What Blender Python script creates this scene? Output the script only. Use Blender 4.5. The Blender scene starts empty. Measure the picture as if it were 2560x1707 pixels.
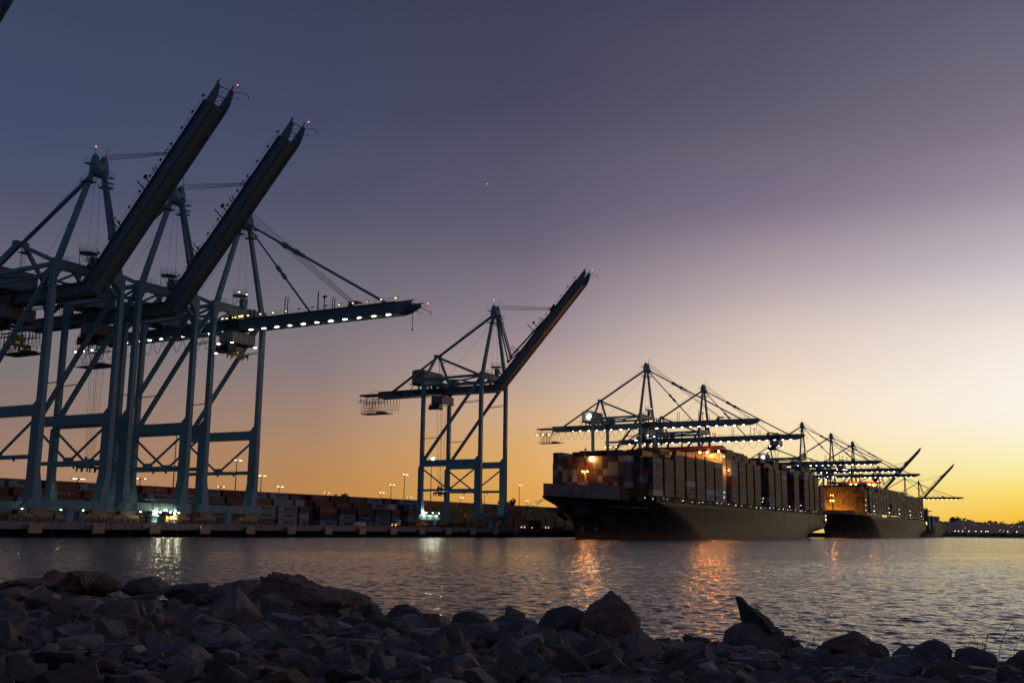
import bpy, bmesh, math, random
import numpy as np
from mathutils import Vector, Matrix
rnd = random.Random(11)
D2R = math.radians
scene = bpy.context.scene
col = scene.collection

# ------------------------------------------------------------------ camera and site frame
F_PX, PITCH, ROLL, EYE = 2604.37, 0.179081, 0.0111293, 2.9457
TH = 0.511517            # direction of the quay line, right of the view axis
D_RAIL = 234.014         # distance from the camera to the line of the waterside crane rail
LEG_S = 21.776           # leg spacing along the quay
ZQ = 3.55                # quay deck
Q = Vector((math.sin(TH), math.cos(TH), 0)); WV = Vector((math.cos(TH), -math.sin(TH), 0))
def L(t, w, z=0.0):
    p = Q*t + WV*(w-D_RAIL); return Vector((p.x, p.y, z))
cd = bpy.data.cameras.new('camera'); cam = bpy.data.objects.new('camera', cd); col.objects.link(cam)
cd.sensor_width = 36; cd.lens = 36*F_PX/2560; cd.clip_start = .5; cd.clip_end = 20000
cp, sp = math.cos(PITCH), math.sin(PITCH)
fw = Vector((0, cp, sp)); up0 = Vector((0, -sp, cp)); r0 = Vector((1, 0, 0))
cr, sr = math.cos(ROLL), math.sin(ROLL)
rt = r0*cr+up0*sr; upv = -r0*sr+up0*cr
M = Matrix((rt, upv, -fw)).transposed().to_4x4(); M.translation = Vector((0, 0, EYE))
cam.matrix_world = M; scene.camera = cam
scene.view_settings.view_transform = 'Standard'; scene.view_settings.look = 'None'
scene.view_settings.exposure = 0; scene.view_settings.gamma = 1
scene.cycles.use_denoising = True
scene.cycles.sample_clamp_indirect = 3; scene.cycles.sample_clamp_direct = 45
scene.cycles.max_bounces = 6

# ------------------------------------------------------------------ materials
def lin(c):
    if isinstance(c, str):
        c = [int(c[i:i+2], 16)/255 for i in (1, 3, 5)]
    return tuple(x/12.92 if x <= .04045 else ((x+.055)/1.055)**2.4 for x in c)
def new_mat(name):
    m = bpy.data.materials.new(name); m.use_nodes = True
    nt = m.node_tree; b = nt.nodes['Principled BSDF']; return m, nt, b
def paint(name, c, rough=.5, var=.35, scale=.6, streak=None, metal=0.0, spec=.5, bump=0.0):
    """base colour broken up by noise in object space; optional vertical weather streaks"""
    m, nt, b = new_mat(name); N = nt.nodes; K = nt.links
    tc = N.new('ShaderNodeTexCoord')
    n1 = N.new('ShaderNodeTexNoise'); n1.inputs['Scale'].default_value = scale; n1.inputs['Detail'].default_value = 6
    K.new(tc.outputs['Object'], n1.inputs['Vector'])
    mx = N.new('ShaderNodeMix'); mx.data_type = 'RGBA'
    mx.inputs['A'].default_value = (c[0]*(1-var), c[1]*(1-var), c[2]*(1-var), 1)
    mx.inputs['B'].default_value = (min(1, c[0]*(1+var)), min(1, c[1]*(1+var)), min(1, c[2]*(1+var)), 1)
    K.new(n1.outputs['Fac'], mx.inputs['Factor']); out = mx.outputs['Result']
    if streak:
        mp = N.new('ShaderNodeMapping'); mp.inputs['Scale'].default_value = streak[1]
        K.new(tc.outputs['Object'], mp.inputs['Vector'])
        n2 = N.new('ShaderNodeTexNoise'); n2.inputs['Scale'].default_value = 1; n2.inputs['Detail'].default_value = 5; n2.inputs['Roughness'].default_value = .65
        K.new(mp.outputs['Vector'], n2.inputs['Vector'])
        r = N.new('ShaderNodeMapRange'); r.inputs['From Min'].default_value = streak[2]; r.inputs['From Max'].default_value = streak[2]+.16
        K.new(n2.outputs['Fac'], r.inputs['Value'])
        m2 = N.new('ShaderNodeMix'); m2.data_type = 'RGBA'; m2.inputs['B'].default_value = (*streak[0], 1)
        K.new(r.outputs['Result'], m2.inputs['Factor']); K.new(out, m2.inputs['A']); out = m2.outputs['Result']
    K.new(out, b.inputs['Base Color'])
    b.inputs['Roughness'].default_value = rough; b.inputs['Metallic'].default_value = metal
    b.inputs['Specular IOR Level'].default_value = spec
    if bump:
        bp = N.new('ShaderNodeBump'); bp.inputs['Strength'].default_value = 1; bp.inputs['Distance'].default_value = bump
        n3 = N.new('ShaderNodeTexNoise'); n3.inputs['Scale'].default_value = scale*6; n3.inputs['Detail'].default_value = 8
        K.new(tc.outputs['Object'], n3.inputs['Vector']); K.new(n3.outputs['Fac'], bp.inputs['Height']); K.new(bp.outputs['Normal'], b.inputs['Normal'])
    return m
def lamp_mat(name, c, strength):
    # small lamps are seen and mirrored; only the strong floods are sampled as lights, which keeps the render clean
    m = bpy.data.materials.new(name); m.use_nodes = True; nt = m.node_tree; nt.nodes.clear()
    e = nt.nodes.new('ShaderNodeEmission'); o = nt.nodes.new('ShaderNodeOutputMaterial')
    e.inputs['Color'].default_value = (*c, 1); e.inputs['Strength'].default_value = strength
    nt.links.new(e.outputs[0], o.inputs['Surface']); m.cycles.emission_sampling = 'FRONT' if strength >= 40 else 'NONE'; return m
TEAL = paint('crane_paint', (.15, .32, .37), .5, .18, .25, ((.09, .17, .18), (.9, .9, .05), .60))
GIRD = paint('girder_paint', (.13, .205, .235), .55, .2, .3, ((.05, .05, .05), (.8, .8, .06), .62))
STEEL = paint('dark_steel', (.05, .055, .06), .5, .3, 1)
ROPE = paint('wire_rope', (.03, .03, .032), .5, .2, 2)
HOUSE = paint('house_panel', (.22, .225, .225), .5, .15, .4, ((.2, .13, .09), (.9, .9, .05), .62))
BOGIE = paint('bogie_paint', (.36, .27, .165), .55, .35, .8, ((.10, .07, .05), (1, 1, .3), .58))
YELLOW = paint('yellow_paint', (.36, .24, .04), .5, .3, .6)
INK = paint('black_lettering', (.018, .018, .02), .6, .2, 1)
RED = paint('red_paint', (.20, .03, .022), .5, .2, 1)
WHITE = paint('white_paint', (.72, .72, .70), .5, .12, .6, ((.35, .26, .2), (.8, .8, .06), .66))
GLASS, _nt, _b = new_mat('dark_glass'); _b.inputs['Base Color'].default_value = (.01, .012, .015, 1); _b.inputs['Roughness'].default_value = .06
CONC = paint('weathered_concrete', (.30, .27, .25), .85, .3, .5, ((.11, .095, .085), (.8, 1.1, .03), .52))
PILEM = paint('wet_pile', (.05, .045, .04), .7, .4, 1)
WOOD = paint('fender_timber', (.56, .40, .27), .8, .25, 1.2, ((.14, .09, .06), (1.5, 1.5, 1.2), .58))
ASPH = paint('quay_asphalt', (.06, .06, .058), .9, .3, .2)
L_WHITE = lamp_mat('lamp_white', (1, .97, .86), 13)
L_POLE = lamp_mat('lamp_mast', (1, .92, .62), 3.2)
L_WARM = lamp_mat('lamp_warm', (1, .62, .22), 5)
L_GREEN = lamp_mat('lamp_greenish', (.93, 1, .72), 80)
L_SOD = lamp_mat('lamp_sodium', (1, .36, .055), 300)
L_SODF = lamp_mat('lamp_sodium_flood', (1, .30, .04), 3600)
L_DECK = lamp_mat('lamp_deck', (.95, 1, .78), 5)
L_RED = lamp_mat('lamp_red', (1, .06, .03), 9)
L_AMBER = lamp_mat('lamp_amber', (1, .5, .08), 6)
L_GLOW = lamp_mat('lamp_flood', (1, .96, .72), 160)
L_YARD = lamp_mat('lamp_yard', (1, .95, .66), 1500)
L_QUAY = lamp_mat('lamp_quay', (1, .96, .66), 5200)

# ------------------------------------------------------------------ mesh builder
class MB:
    def __init__(s, off=(0, 0, 0)): s.v = []; s.f = []; s.m = []; s.o = off; s.c = None
    def add(s, vs, fs, m=0):
        n = len(s.v); ox, oy, oz = s.o
        s.v += [(x+ox, y+oy, z+oz) for x, y, z in vs]; s.f += [tuple(i+n for i in f) for f in fs]; s.m += [m]*len(fs); return s
    def box(s, x0, x1, y0, y1, z0, z1, m=0):
        return s.add([(x0, y0, z0), (x1, y0, z0), (x1, y1, z0), (x0, y1, z0), (x0, y0, z1), (x1, y0, z1), (x1, y1, z1), (x0, y1, z1)],
                     [(0, 3, 2, 1), (4, 5, 6, 7), (0, 1, 5, 4), (1, 2, 6, 5), (2, 3, 7, 6), (3, 0, 4, 7)], m)
    def loft(s, rects, m=0):
        """rects: (z, x0, x1, y0, y1) from low to high"""
        vs = []; fs = []
        for z, x0, x1, y0, y1 in rects: vs += [(x0, y0, z), (x1, y0, z), (x1, y1, z), (x0, y1, z)]
        for k in range(len(rects)-1):
            a = 4*k
            for i in range(4): fs.append((a+i, a+(i+1) % 4, a+4+(i+1) % 4, a+4+i))
        n = len(vs); fs += [(3, 2, 1, 0), (n-4, n-3, n-2, n-1)]
        return s.add(vs, fs, m)
    def frame(s, a, b):
        a = Vector(a); b = Vector(b); d = (b-a).normalized()
        ref = Vector((0, 0, 1)) if abs(d.z) < .95 else Vector((0, 1, 0))
        u = d.cross(ref).normalized(); return a, b, u, u.cross(d)
    def beam(s, a, b, wd, ht, m=0, wd2=None, ht2=None):
        a, b, u, v = s.frame(a, b); w2 = wd2 or wd; h2 = ht2 or ht; vs = []
        for p, w_, h_ in ((a, wd, ht), (b, w2, h2)):
            for i, j in ((-1, -1), (1, -1), (1, 1), (-1, 1)): vs.append(tuple(p+u*(i*w_/2)+v*(j*h_/2)))
        return s.add(vs, [(0, 1, 2, 3), (7, 6, 5, 4), (0, 4, 5, 1), (1, 5, 6, 2), (2, 6, 7, 3), (3, 7, 4, 0)], m)
    def tube(s, a, b, r, m=0, n=8, r2=None):
        a, b, u, v = s.frame(a, b); r2 = r if r2 is None else r2; vs = []
        for p, q in ((a, r), (b, r2)):
            for k in range(n):
                t = 2*math.pi*k/n; vs.append(tuple(p+u*(q*math.cos(t))+v*(q*math.sin(t))))
        return s.add(vs, [(k, n+k, n+(k+1) % n, (k+1) % n) for k in range(n)]+[tuple(range(n)), tuple(range(2*n-1, n-1, -1))], m)
    def path(s, pts, r, m=0, n=5):
        for a, b in zip(pts, pts[1:]): s.tube(a, b, r, m, n)
        return s
    def prism(s, poly, y0, y1, m=0, axis='y'):
        """poly in the x-z plane, pushed along y (or poly in y-z pushed along x, or x-y along z)"""
        n = len(poly); vs = []
        for c in (y0, y1):
            for a, b in poly: vs.append((a, c, b) if axis == 'y' else (c, a, b) if axis == 'x' else (a, b, c))
        return s.add(vs, [tuple(range(n)), tuple(range(2*n-1, n-1, -1))]+[(k, n+k, n+(k+1) % n, (k+1) % n) for k in range(n)], m)
    def ball(s, c, r, m=0, n=8, k=5, sz=1.0):
        vs = [(c[0], c[1], c[2]-r*sz)]; fs = []
        for i in range(1, k):
            a = math.pi*i/k
            for j in range(n):
                b = 2*math.pi*j/n; vs.append((c[0]+r*math.sin(a)*math.cos(b), c[1]+r*math.sin(a)*math.sin(b), c[2]-r*sz*math.cos(a)))
        vs.append((c[0], c[1], c[2]+r*sz)); t = len(vs)-1
        for j in range(n):
            fs.append((0, 1+(j+1) % n, 1+j)); fs.append((t, t-n+j, t-n+(j+1) % n))
        for i in range(k-2):
            for j in range(n): a = 1+i*n; fs.append((a+j, a+(j+1) % n, a+n+(j+1) % n, a+n+j))
        return s.add(vs, fs, m)
    def mesh(s, name, mats, fix=True):
        me = bpy.data.meshes.new(name); me.from_pydata(s.v, [], s.f)
        for m in (mats if isinstance(mats, (list, tuple)) else [mats]): me.materials.append(m)
        me.polygons.foreach_set('material_index', s.m)
        if s.c is not None:
            at = me.color_attributes.new('tint', 'FLOAT_COLOR', 'CORNER')
            at.data.foreach_set('color', np.repeat(np.array([(*c, 1) for c in s.c], np.float32), [len(f) for f in s.f], axis=0).ravel())
        if fix:
            bm = bmesh.new(); bm.from_mesh(me); bmesh.ops.recalc_face_normals(bm, faces=bm.faces); bm.to_mesh(me); bm.free()
        me.update(); return me
def ob(name, data, parent=None, loc=(0, 0, 0), rot=(0, 0, 0), scale=None):
    o = bpy.data.objects.new(name, data); col.objects.link(o)
    o.location = loc; o.rotation_euler = rot
    if scale: o.scale = scale
    if parent: o.parent = parent
    return o
def tag(o, label, cat, group=None, kind=None):
    if label: o['label'] = label
    if cat: o['category'] = cat
    if group: o['group'] = group
    if kind: o['kind'] = kind
    return o
def empty(name, loc, label, cat, group=None, rz=-TH):
    o = ob(name, None, None, loc, (0, 0, rz)); o.empty_display_size = .5; return tag(o, label, cat, group)
_txt = {}
def text_mesh(s, size, mat, depth=.02, shear=0):
    k = (s, size, mat.name, shear)
    if k not in _txt:
        cu = bpy.data.curves.new('lettering', 'FONT'); cu.body = s; cu.size = size; cu.extrude = depth; cu.shear = shear
        cu.align_x = 'LEFT'; cu.resolution_u = 3; cu.offset = size*.012
        o = bpy.data.objects.new('lettering', cu); col.objects.link(o)
        bpy.context.view_layer.update()
        me = bpy.data.meshes.new_from_object(o.evaluated_get(bpy.context.evaluated_depsgraph_get()))
        bpy.data.objects.remove(o); bpy.data.curves.remove(cu)
        me.materials.clear(); me.materials.append(mat)
        xs = [v.co.x for v in me.vertices]; ys = [v.co.y for v in me.vertices]
        _txt[k] = (me, min(xs), max(xs), min(ys), max(ys))
    return _txt[k]
def put_text(s, parent, box, plane, mat, shear=0, name='lettering'):
    """fit text into box: (a0, a1, b0, b1, c); plane 'x-': seen from -y, reads along +x; 'y+': seen from +x, reads along +y"""
    me, x0, x1, y0, y1 = text_mesh(s, 1.0, mat, .02, shear)
    a0, a1, b0, b1, c = box; sx = (a1-a0)/(x1-x0); sy = (b1-b0)/(y1-y0)
    if plane == 'x-': loc, rot = (a0-x0*sx, c, b0-y0*sy), (math.pi/2, 0, 0)
    else: loc, rot = (c, a0-x0*sx, b0-y0*sy), (math.pi/2, 0, math.pi/2)
    return ob(name, me, parent, loc, rot, (sx, sy, 1))
def ordinal(n):
    base = 'zeroth first second third fourth fifth sixth seventh eighth ninth tenth eleventh twelfth thirteenth fourteenth fifteenth sixteenth seventeenth eighteenth nineteenth'.split()
    if n < 20: return base[n]
    tens = {2: ('twentieth', 'twenty'), 3: ('thirtieth', 'thirty'), 4: ('fortieth', 'forty'), 5: ('fiftieth', 'fifty')}[n//10]
    return tens[0] if n % 10 == 0 else tens[1]+'-'+base[n % 10]

# ------------------------------------------------------------------ sky
w = bpy.data.worlds.new('World'); scene.world = w; w.use_nodes = True
nt = w.node_tree; N = nt.nodes; K = nt.links
bg = N['Background']; tc = N.new('ShaderNodeTexCoord'); sx = N.new('ShaderNodeSeparateXYZ'); K.new(tc.outputs['Generated'], sx.inputs[0])
def mth(op, a, b=None):
    n = N.new('ShaderNodeMath'); n.operation = op
    for i, v in enumerate((a, b)):
        if v is None: continue
        if isinstance(v, (int, float)): n.inputs[i].default_value = v
        else: K.new(v, n.inputs[i])
    return n.outputs[0]
az = mth('MULTIPLY', mth('ARCTAN2', sx.outputs['X'], sx.outputs['Y']), 180/math.pi)
el = mth('MULTIPLY', mth('ARCSINE', sx.outputs['Z']), 180/math.pi)
elf = mth('DIVIDE', mth('MAXIMUM', el, 0.0), 40.0)
def rgb(*c): return lin([x/255 for x in c])
SKY = [  # azimuth, [(elevation, colour)]
 (-150, [(0, rgb(70, 68, 82)), (6, rgb(80, 76, 94)), (14, rgb(74, 76, 98)), (28, rgb(58, 64, 90)), (40, rgb(50, 57, 84))]),
 (-60, [(0, rgb(112, 94, 94)), (5, rgb(100, 92, 104)), (12, rgb(82, 84, 108)), (26, rgb(60, 72, 104)), (40, rgb(50, 60, 92))]),
 (-26, [(0, rgb(172, 130, 104)), (3.1, rgb(163, 128, 108)), (5, rgb(146, 122, 112)), (7.5, rgb(130, 119, 119)), (10, rgb(117, 113, 123)), (15.5, rgb(86, 88, 111)), (19, rgb(70, 80, 108)), (25.4, rgb(61, 71, 98)), (40, rgb(46, 55, 82))]),
 (-10.5, [(0, rgb(194, 136, 78)), (2.5, rgb(188, 136, 84)), (4.7, rgb(176, 137, 106)), (7.9, rgb(147, 127, 124)), (11.1, rgb(123, 116, 125)), (16.3, rgb(91, 91, 111)), (21, rgb(73, 77, 103)), (27.8, rgb(61, 66, 92)), (40, rgb(48, 55, 82))]),
 (.9, [(0, rgb(222, 156, 76)), (2, rgb(228, 166, 86)), (4.9, rgb(222, 174, 118)), (7.1, rgb(202, 171, 147)), (10.3, rgb(160, 142, 147)), (15, rgb(114, 105, 123)), (21.4, rgb(82, 80, 102)), (28.4, rgb(64, 66, 88)), (40, rgb(50, 57, 82))]),
 (14.4, [(0, rgb(250, 205, 120)), (3, rgb(252, 222, 158)), (5.9, rgb(252, 229, 192)), (8.3, rgb(238, 217, 196)), (11.9, rgb(203, 185, 182)), (16.3, rgb(143, 129, 146)), (20.9, rgb(106, 99, 118)), (27.7, rgb(77, 76, 98)), (40, rgb(56, 63, 90))]),
 (25.8, [(0, rgb(246, 186, 66)), (1.1, rgb(252, 204, 80)), (2.7, rgb(255, 234, 148)), (5.4, rgb(255, 246, 224)), (8.6, rgb(250, 240, 229)), (10.6, rgb(236, 223, 217)), (12.9, rgb(206, 196, 201)), (16.3, rgb(166, 153, 167)), (19.6, rgb(132, 121, 139)), (26, rgb(95, 94, 114)), (40, rgb(64, 72, 100))]),
 (44, [(0, rgb(255, 176, 60)), (2, rgb(255, 214, 110)), (5, rgb(255, 244, 206)), (10, rgb(250, 236, 226)), (15, rgb(206, 190, 202)), (22, rgb(132, 126, 148)), (30, rgb(90, 94, 120)), (40, rgb(70, 78, 106))]),
 (75, [(0, rgb(190, 120, 66)), (4, rgb(178, 136, 100)), (10, rgb(140, 122, 124)), (18, rgb(100, 96, 116)), (30, rgb(80, 86, 114)), (40, rgb(64, 72, 100))]),
 (140, [(0, rgb(82, 72, 82)), (6, rgb(84, 78, 94)), (14, rgb(74, 76, 98)), (28, rgb(58, 64, 90)), (40, rgb(56, 66, 98))]),
]
prev = None
for i, (a, stops) in enumerate(SKY):
    r = N.new('ShaderNodeValToRGB'); e = r.color_ramp; e.interpolation = 'CARDINAL'
    while len(e.elements) < len(stops): e.elements.new(.5)
    for k, (h_, c_) in enumerate(stops):
        e.elements[k].position = h_/40.0; e.elements[k].color = (*c_, 1)
    K.new(elf, r.inputs['Fac'])
    if prev is None: prev = r.outputs['Color']
    else:
        mr = N.new('ShaderNodeMapRange'); mr.interpolation_type = 'LINEAR'
        mr.inputs['From Min'].default_value = SKY[i-1][0]; mr.inputs['From Max'].default_value = a; K.new(az, mr.inputs['Value'])
        mx = N.new('ShaderNodeMix'); mx.data_type = 'RGBA'; K.new(mr.outputs['Result'], mx.inputs['Factor']); K.new(prev, mx.inputs['A']); K.new(r.outputs['Color'], mx.inputs['B']); prev = mx.outputs['Result']
hs = N.new('ShaderNodeHueSaturation'); hs.inputs['Saturation'].default_value = 1.0; K.new(prev, hs.inputs['Color']); K.new(hs.outputs['Color'], bg.inputs['Color']); bg.inputs['Strength'].default_value = .96
sun = bpy.data.lights.new('afterglow', 'SUN'); sun.energy = .06; sun.angle = D2R(35); sun.color = (1, .66, .36)
so = ob('afterglow', sun); so.rotation_euler = Vector((-math.sin(D2R(48))*math.cos(D2R(4)), -math.cos(D2R(48))*math.cos(D2R(4)), -math.sin(D2R(4)))).to_track_quat('-Z', 'Y').to_euler()

# ------------------------------------------------------------------ water: one sheet, real waves near the shore, ripples as fine relief
def make_water():
    rs = [12.0]
    while rs[-1] < 9000: rs.append(rs[-1]*(1.0026 if rs[-1] < 190 else 1.02 if rs[-1] < 1500 else 1.12))
    rs = np.array(rs)
    fine = np.arange(D2R(-31), D2R(31), .0022)
    coarse = np.linspace(D2R(33), D2R(327), 70)
    an = np.concatenate([fine, coarse]); nf = len(fine)
    Rr, An = np.meshgrid(rs, an, indexing='ij')
    X = Rr*np.sin(An); Y = Rr*np.cos(An); Z = np.zeros_like(X)
    g = np.random.default_rng(5)
    mask = np.zeros_like(X); mask[:, 6:nf-6] = 1
    sp_ = Rr*.0026; sp_[rs >= 190] *= 8
    for k in range(80):
        lam = .15*(1.5/.15)**g.random(); d = D2R(205)+g.normal(0, .55); ph = g.random()*6.283
        kx, ky = math.sin(d)*6.283/lam, math.cos(d)*6.283/lam
        amp = .022*lam/6.283
        fade = np.clip((lam/sp_-2.2)/2, 0, 1)
        Z += amp*fade*np.sin(kx*X+ky*Y+ph+.6*np.sin(.13*kx*Y-.11*ky*X+ph*3))
    Z *= mask
    n, m = X.shape; co = np.stack([X, Y, Z], -1).reshape(-1, 3)
    i = np.arange(n-1)[:, None]; j = np.arange(m)[None, :]; j2 = (j+1) % m
    f = np.stack(np.broadcast_arrays(i*m+j, (i+1)*m+j, (i+1)*m+j2, i*m+j2), -1).reshape(-1, 4)[:, ::-1]
    me = bpy.data.meshes.new('water'); me.vertices.add(len(co)); me.vertices.foreach_set('co', co.astype(np.float32).ravel())
    me.loops.add(f.size); me.loops.foreach_set('vertex_index', f.astype(np.int32).ravel())
    me.polygons.add(len(f)); me.polygons.foreach_set('loop_start', np.arange(0, f.size, 4, dtype=np.int32))
    me.polygons.foreach_set('use_smooth', np.ones(len(f), bool)); me.update(calc_edges=True)
    mt, nt, b = new_mat('harbour_water'); N = nt.nodes; K = nt.links
    b.inputs['Base Color'].default_value = (.07, .076, .09, 1); b.inputs['Roughness'].default_value = .1; b.inputs['IOR'].default_value = 1.333
    tc = N.new('ShaderNodeTexCoord'); last = None
    gm = N.new('ShaderNodeMapping'); gm.inputs['Scale'].default_value = (.02, .045, 1); K.new(tc.outputs['Object'], gm.inputs['Vector'])
    gn = N.new('ShaderNodeTexNoise'); gn.inputs['Scale'].default_value = 1; gn.inputs['Detail'].default_value = 3; K.new(gm.outputs['Vector'], gn.inputs['Vector'])
    gust = N.new('ShaderNodeMapRange'); gust.inputs['From Min'].default_value = .3; gust.inputs['From Max'].default_value = .7; gust.inputs['To Min'].default_value = WAVE*.65; gust.inputs['To Max'].default_value = WAVE*1.2; K.new(gn.outputs['Fac'], gust.inputs['Value'])
    for sc, dist, stretch in ((1.0, .22, (1, .8, 1)), (3.0, .085, (1, .8, 1)), (9, .03, (1, .75, 1))):
        mp = N.new('ShaderNodeMapping'); mp.inputs['Scale'].default_value = stretch; mp.inputs['Rotation'].default_value = (0, 0, .45)
        K.new(tc.outputs['Object'], mp.inputs['Vector'])
        nz = N.new('ShaderNodeTexNoise'); nz.inputs['Scale'].default_value = sc; nz.inputs['Detail'].default_value = 2; nz.inputs['Distortion'].default_value = .3
        K.new(mp.outputs['Vector'], nz.inputs['Vector'])
        bp = N.new('ShaderNodeBump'); bp.inputs['Distance'].default_value = dist; K.new(gust.outputs['Result'], bp.inputs['Strength'])
        K.new(nz.outputs['Fac'], bp.inputs['Height'])
        if last: K.new(last, bp.inputs['Normal'])
        last = bp.outputs['Normal']
    K.new(last, b.inputs['Normal']); me.materials.append(mt)
    tag(ob('water', me), None, None, kind='structure')
WAVE = 1.35
make_water()

# ------------------------------------------------------------------ shore bank the photographer stands on
NB = Vector((.555, .832, 0)); AB = Vector((.832, -.555, 0)); S0 = 22.5      # shoreline: NB.p = S0
def bank_z(s):
    return .38+.42*s if s < 0 else .38+.075*s if s < 14 else 1.43+.012*(s-14)
def bank_pt(a, s):
    p = NB*(S0-s)+AB*a; return Vector((p.x, p.y, bank_z(s)))
mb = MB(); ss = [-8, -5, -3, -1.5, 0, 1.5, 3, 5, 7, 9, 11, 13, 16, 20, 30, 60, 140]; aa = [-260, -160]+list(range(-90, 91, 3))+[160, 260]
vs = [];
for a in aa:
    for s_ in ss:
        p = bank_pt(a, s_); vs.append((p.x, p.y, p.z-.12+rnd.uniform(-.07, .07)))
ns = len(ss)
mb.add(vs, [(i*ns+j, i*ns+j+1, (i+1)*ns+j+1, (i+1)*ns+j) for i in range(len(aa)-1) for j in range(ns-1)])
DIRT = paint('bank_gravel', (.045, .042, .04), .95, .5, 2.5, None, 0, .3, .05)
tag(ob('shore_bank', mb.mesh('shore_bank', DIRT)), None, None, kind='structure')

# ------------------------------------------------------------------ quay
qmat = (0, 0, 0)
def site(name, mbx, mats, kind='structure'):
    o = ob(name, mbx.mesh(name, mats), None, L(0, 0, 0), (0, 0, -TH)); return tag(o, None, None, kind=kind)
mb = MB().box(-900, 3.6, -400, 1900, -3, ZQ-.02); mb.f = mb.f[:]      # made ground of the terminal, behind a piled apron
mb = MB().box(-900, -6, -400, 1900, -3, ZQ-.02)
site('quay_ground', mb, ASPH)
mb = MB().box(-6, 3.5, -400, 1900, ZQ-.9, ZQ); site('quay_apron', mb, CONC)
mb = MB().box(3.5, 4.0, -400, 1900, 1.95, ZQ+.02)
for k in range(-40, 190): mb.box(3.98, 4.03, k*10+1, k*10+1.12, 1.97, ZQ)
tag(site('quay_wall', mb, CONC), 'long grey concrete quay wall with rust streaks above dark piles', 'quay wall', kind='thing')
mb = MB().box(3.6, 3.9, -400, 1900, ZQ+.02, ZQ+.27); tag(site('quay_kerb', mb, CONC), None, None)
pm = MB().tube((0, 0, -3), (0, 0, 2.6), .35, 0, 8).mesh('pile', PILEM)
for k in range(46):
    t = 158+k*6.1
    if t < 440: tag(ob('pile', pm, None, L(t, 2.6 if k % 2 else 1.4, 0), (0, 0, -TH)), 'dark round pile in the black gap below the quay wall', 'pile', 'piles under the quay wall', kind='thing')
fm = MB(); fm.loft([(-1.25, 0, .42, -1.7, 1.7), (-1.12, 0, .5, -1.92, 1.92), (1.12, 0, .5, -1.92, 1.92), (1.25, 0, .42, -1.7, 1.7)])
fmesh = fm.mesh('face_panel', WOOD)
fb = MB()
for y in (-1, 1): fb.tube((-.85, y, .3), (0.01, y, .3), .4, 0, 10).tube((-.85, y, -.3), (0.01, y, -.3), .3, 0, 8)
fr = MB().box(.46, .515, -1.86, -1.78, -1.1, 1.1).box(.46, .515, 1.78, 1.86, -1.1, 1.1).box(.46, .515, -1.78, 1.78, 1.02, 1.1).box(.46, .515, -1.78, 1.78, -1.1, -1.02)
for y in (-.9, 0, .9): fr.box(.462, .512, y-.02, y+.02, -1.0, 1.0)
frm = fr.mesh('panel_frame', paint('rusty_edge', (.16, .10, .07), .8)); fbm = fb.mesh('rubber_buffer', STEEL)
fw_ = ['leftmost tan square fender panel, under the leftmost crane', ]
for k in range(14):
    t = 169.7+k*18.79
    lab = f'tan square fender panel, {ordinal(k+1)} from the left along the quay wall'
    r = empty('fender', L(t, 4.85, 2.14), lab, 'fender', 'fender panels hung along the quay wall')
    ob('face_panel', fmesh, r); ob('panel_frame', frm, r); ob('rubber_buffer', fbm, r)
bm_ = MB().loft([(0, -.3, .3, -.3, .3), (.35, -.22, .22, -.22, .22), (.55, -.35, .35, -.3, .3), (.68, -.3, .3, -.25, .25)]).mesh('bollard', STEEL)
for k in range(9):
    tag(ob('bollard', bm_, None, L(179+k*18.79, 3.1, ZQ), (0, 0, -TH)), f'dark mooring bollard on the quay edge, {ordinal(k+1)} from the left', 'bollard', 'mooring bollards on the quay edge')

# ------------------------------------------------------------------ ship to shore cranes
S2 = LEG_S/2
OFF = (0, 0, -ZQ)
_pc = {}
def cm(key, fn, mats):
    if key not in _pc:
        b = MB(OFF); fn(b); _pc[key] = b.mesh(key.split('/')[0], mats)
    return _pc[key]
def leg_fn(land, sg):
    def fn(b):
        yc = sg*S2; f = -sg*1.35
        x0, x1 = (-31.9, -29.7) if land else (-2.4, .8); c = -30.48 if land else 0
        y0, y1 = (yc-.8, yc+.8)
        fl = lambda e: (min(y0, y0+e), max(y1, y1+e))
        tip = .6
        b.loft([(9.4, x0, x1, *fl(f)), (16.6, x0, x1, y0, y1), (30.4, x0, x1, y0, y1)])
        b.box(x0-.06, x1+.06, y0-.06, y1+.06, 19.6, 19.85).box(x0-.05, x1+.05, y0-.05, y1+.05, 30.15, 30.42)
        top = (72.4 if sg > 0 else 70.4) if land else 71.65
        b.loft([(30.4, c-.8, c+.8, yc-.7, yc+.7), (top, c-.78, c+.78, yc-.68, yc+.68)])
        for z in (36, 43, 50, 57, 64): b.box(c-.82, c+.82, yc-.74, yc+.74, z, z+.12)
    return fn
def sill_fn(c):
    def fn(b):
        b.box(c-.95, c+.95, -S2-2.2, S2+2.3, 7.15, 9.4)
        for y in (-S2-.2, -S2+4.1, S2-4.1, S2+.2): b.box(c-1.0, c+1.0, y-.1, y+.1, 7.1, 9.45)
        b.box(c+.95, c+1.0, -1, .8, 7.6, 9.0)
        for e in (-1, 1): b.box(c-.8, c-.2, e*(S2+2.3), e*(S2+3.0), 7.4, 8.2).box(c+.2, c+.8, e*(S2+2.3), e*(S2+3.0), 7.4, 8.2)
        b.box(c-.7, c+.7, -1.0, .9, 4.0, 7.15).box(c-1, c+1, -1.6, 1.4, 5.8, 6.1)
        for y in np.arange(-S2-2, S2+2.1, 2.1): b.tube((c+.9, y, 9.4), (c+.9, y, 10.4), .03, 0, 4)
        b.tube((c+.9, -S2-2, 10.4), (c+.9, S2+2, 10.4), .03, 0, 4)
    return fn
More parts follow.
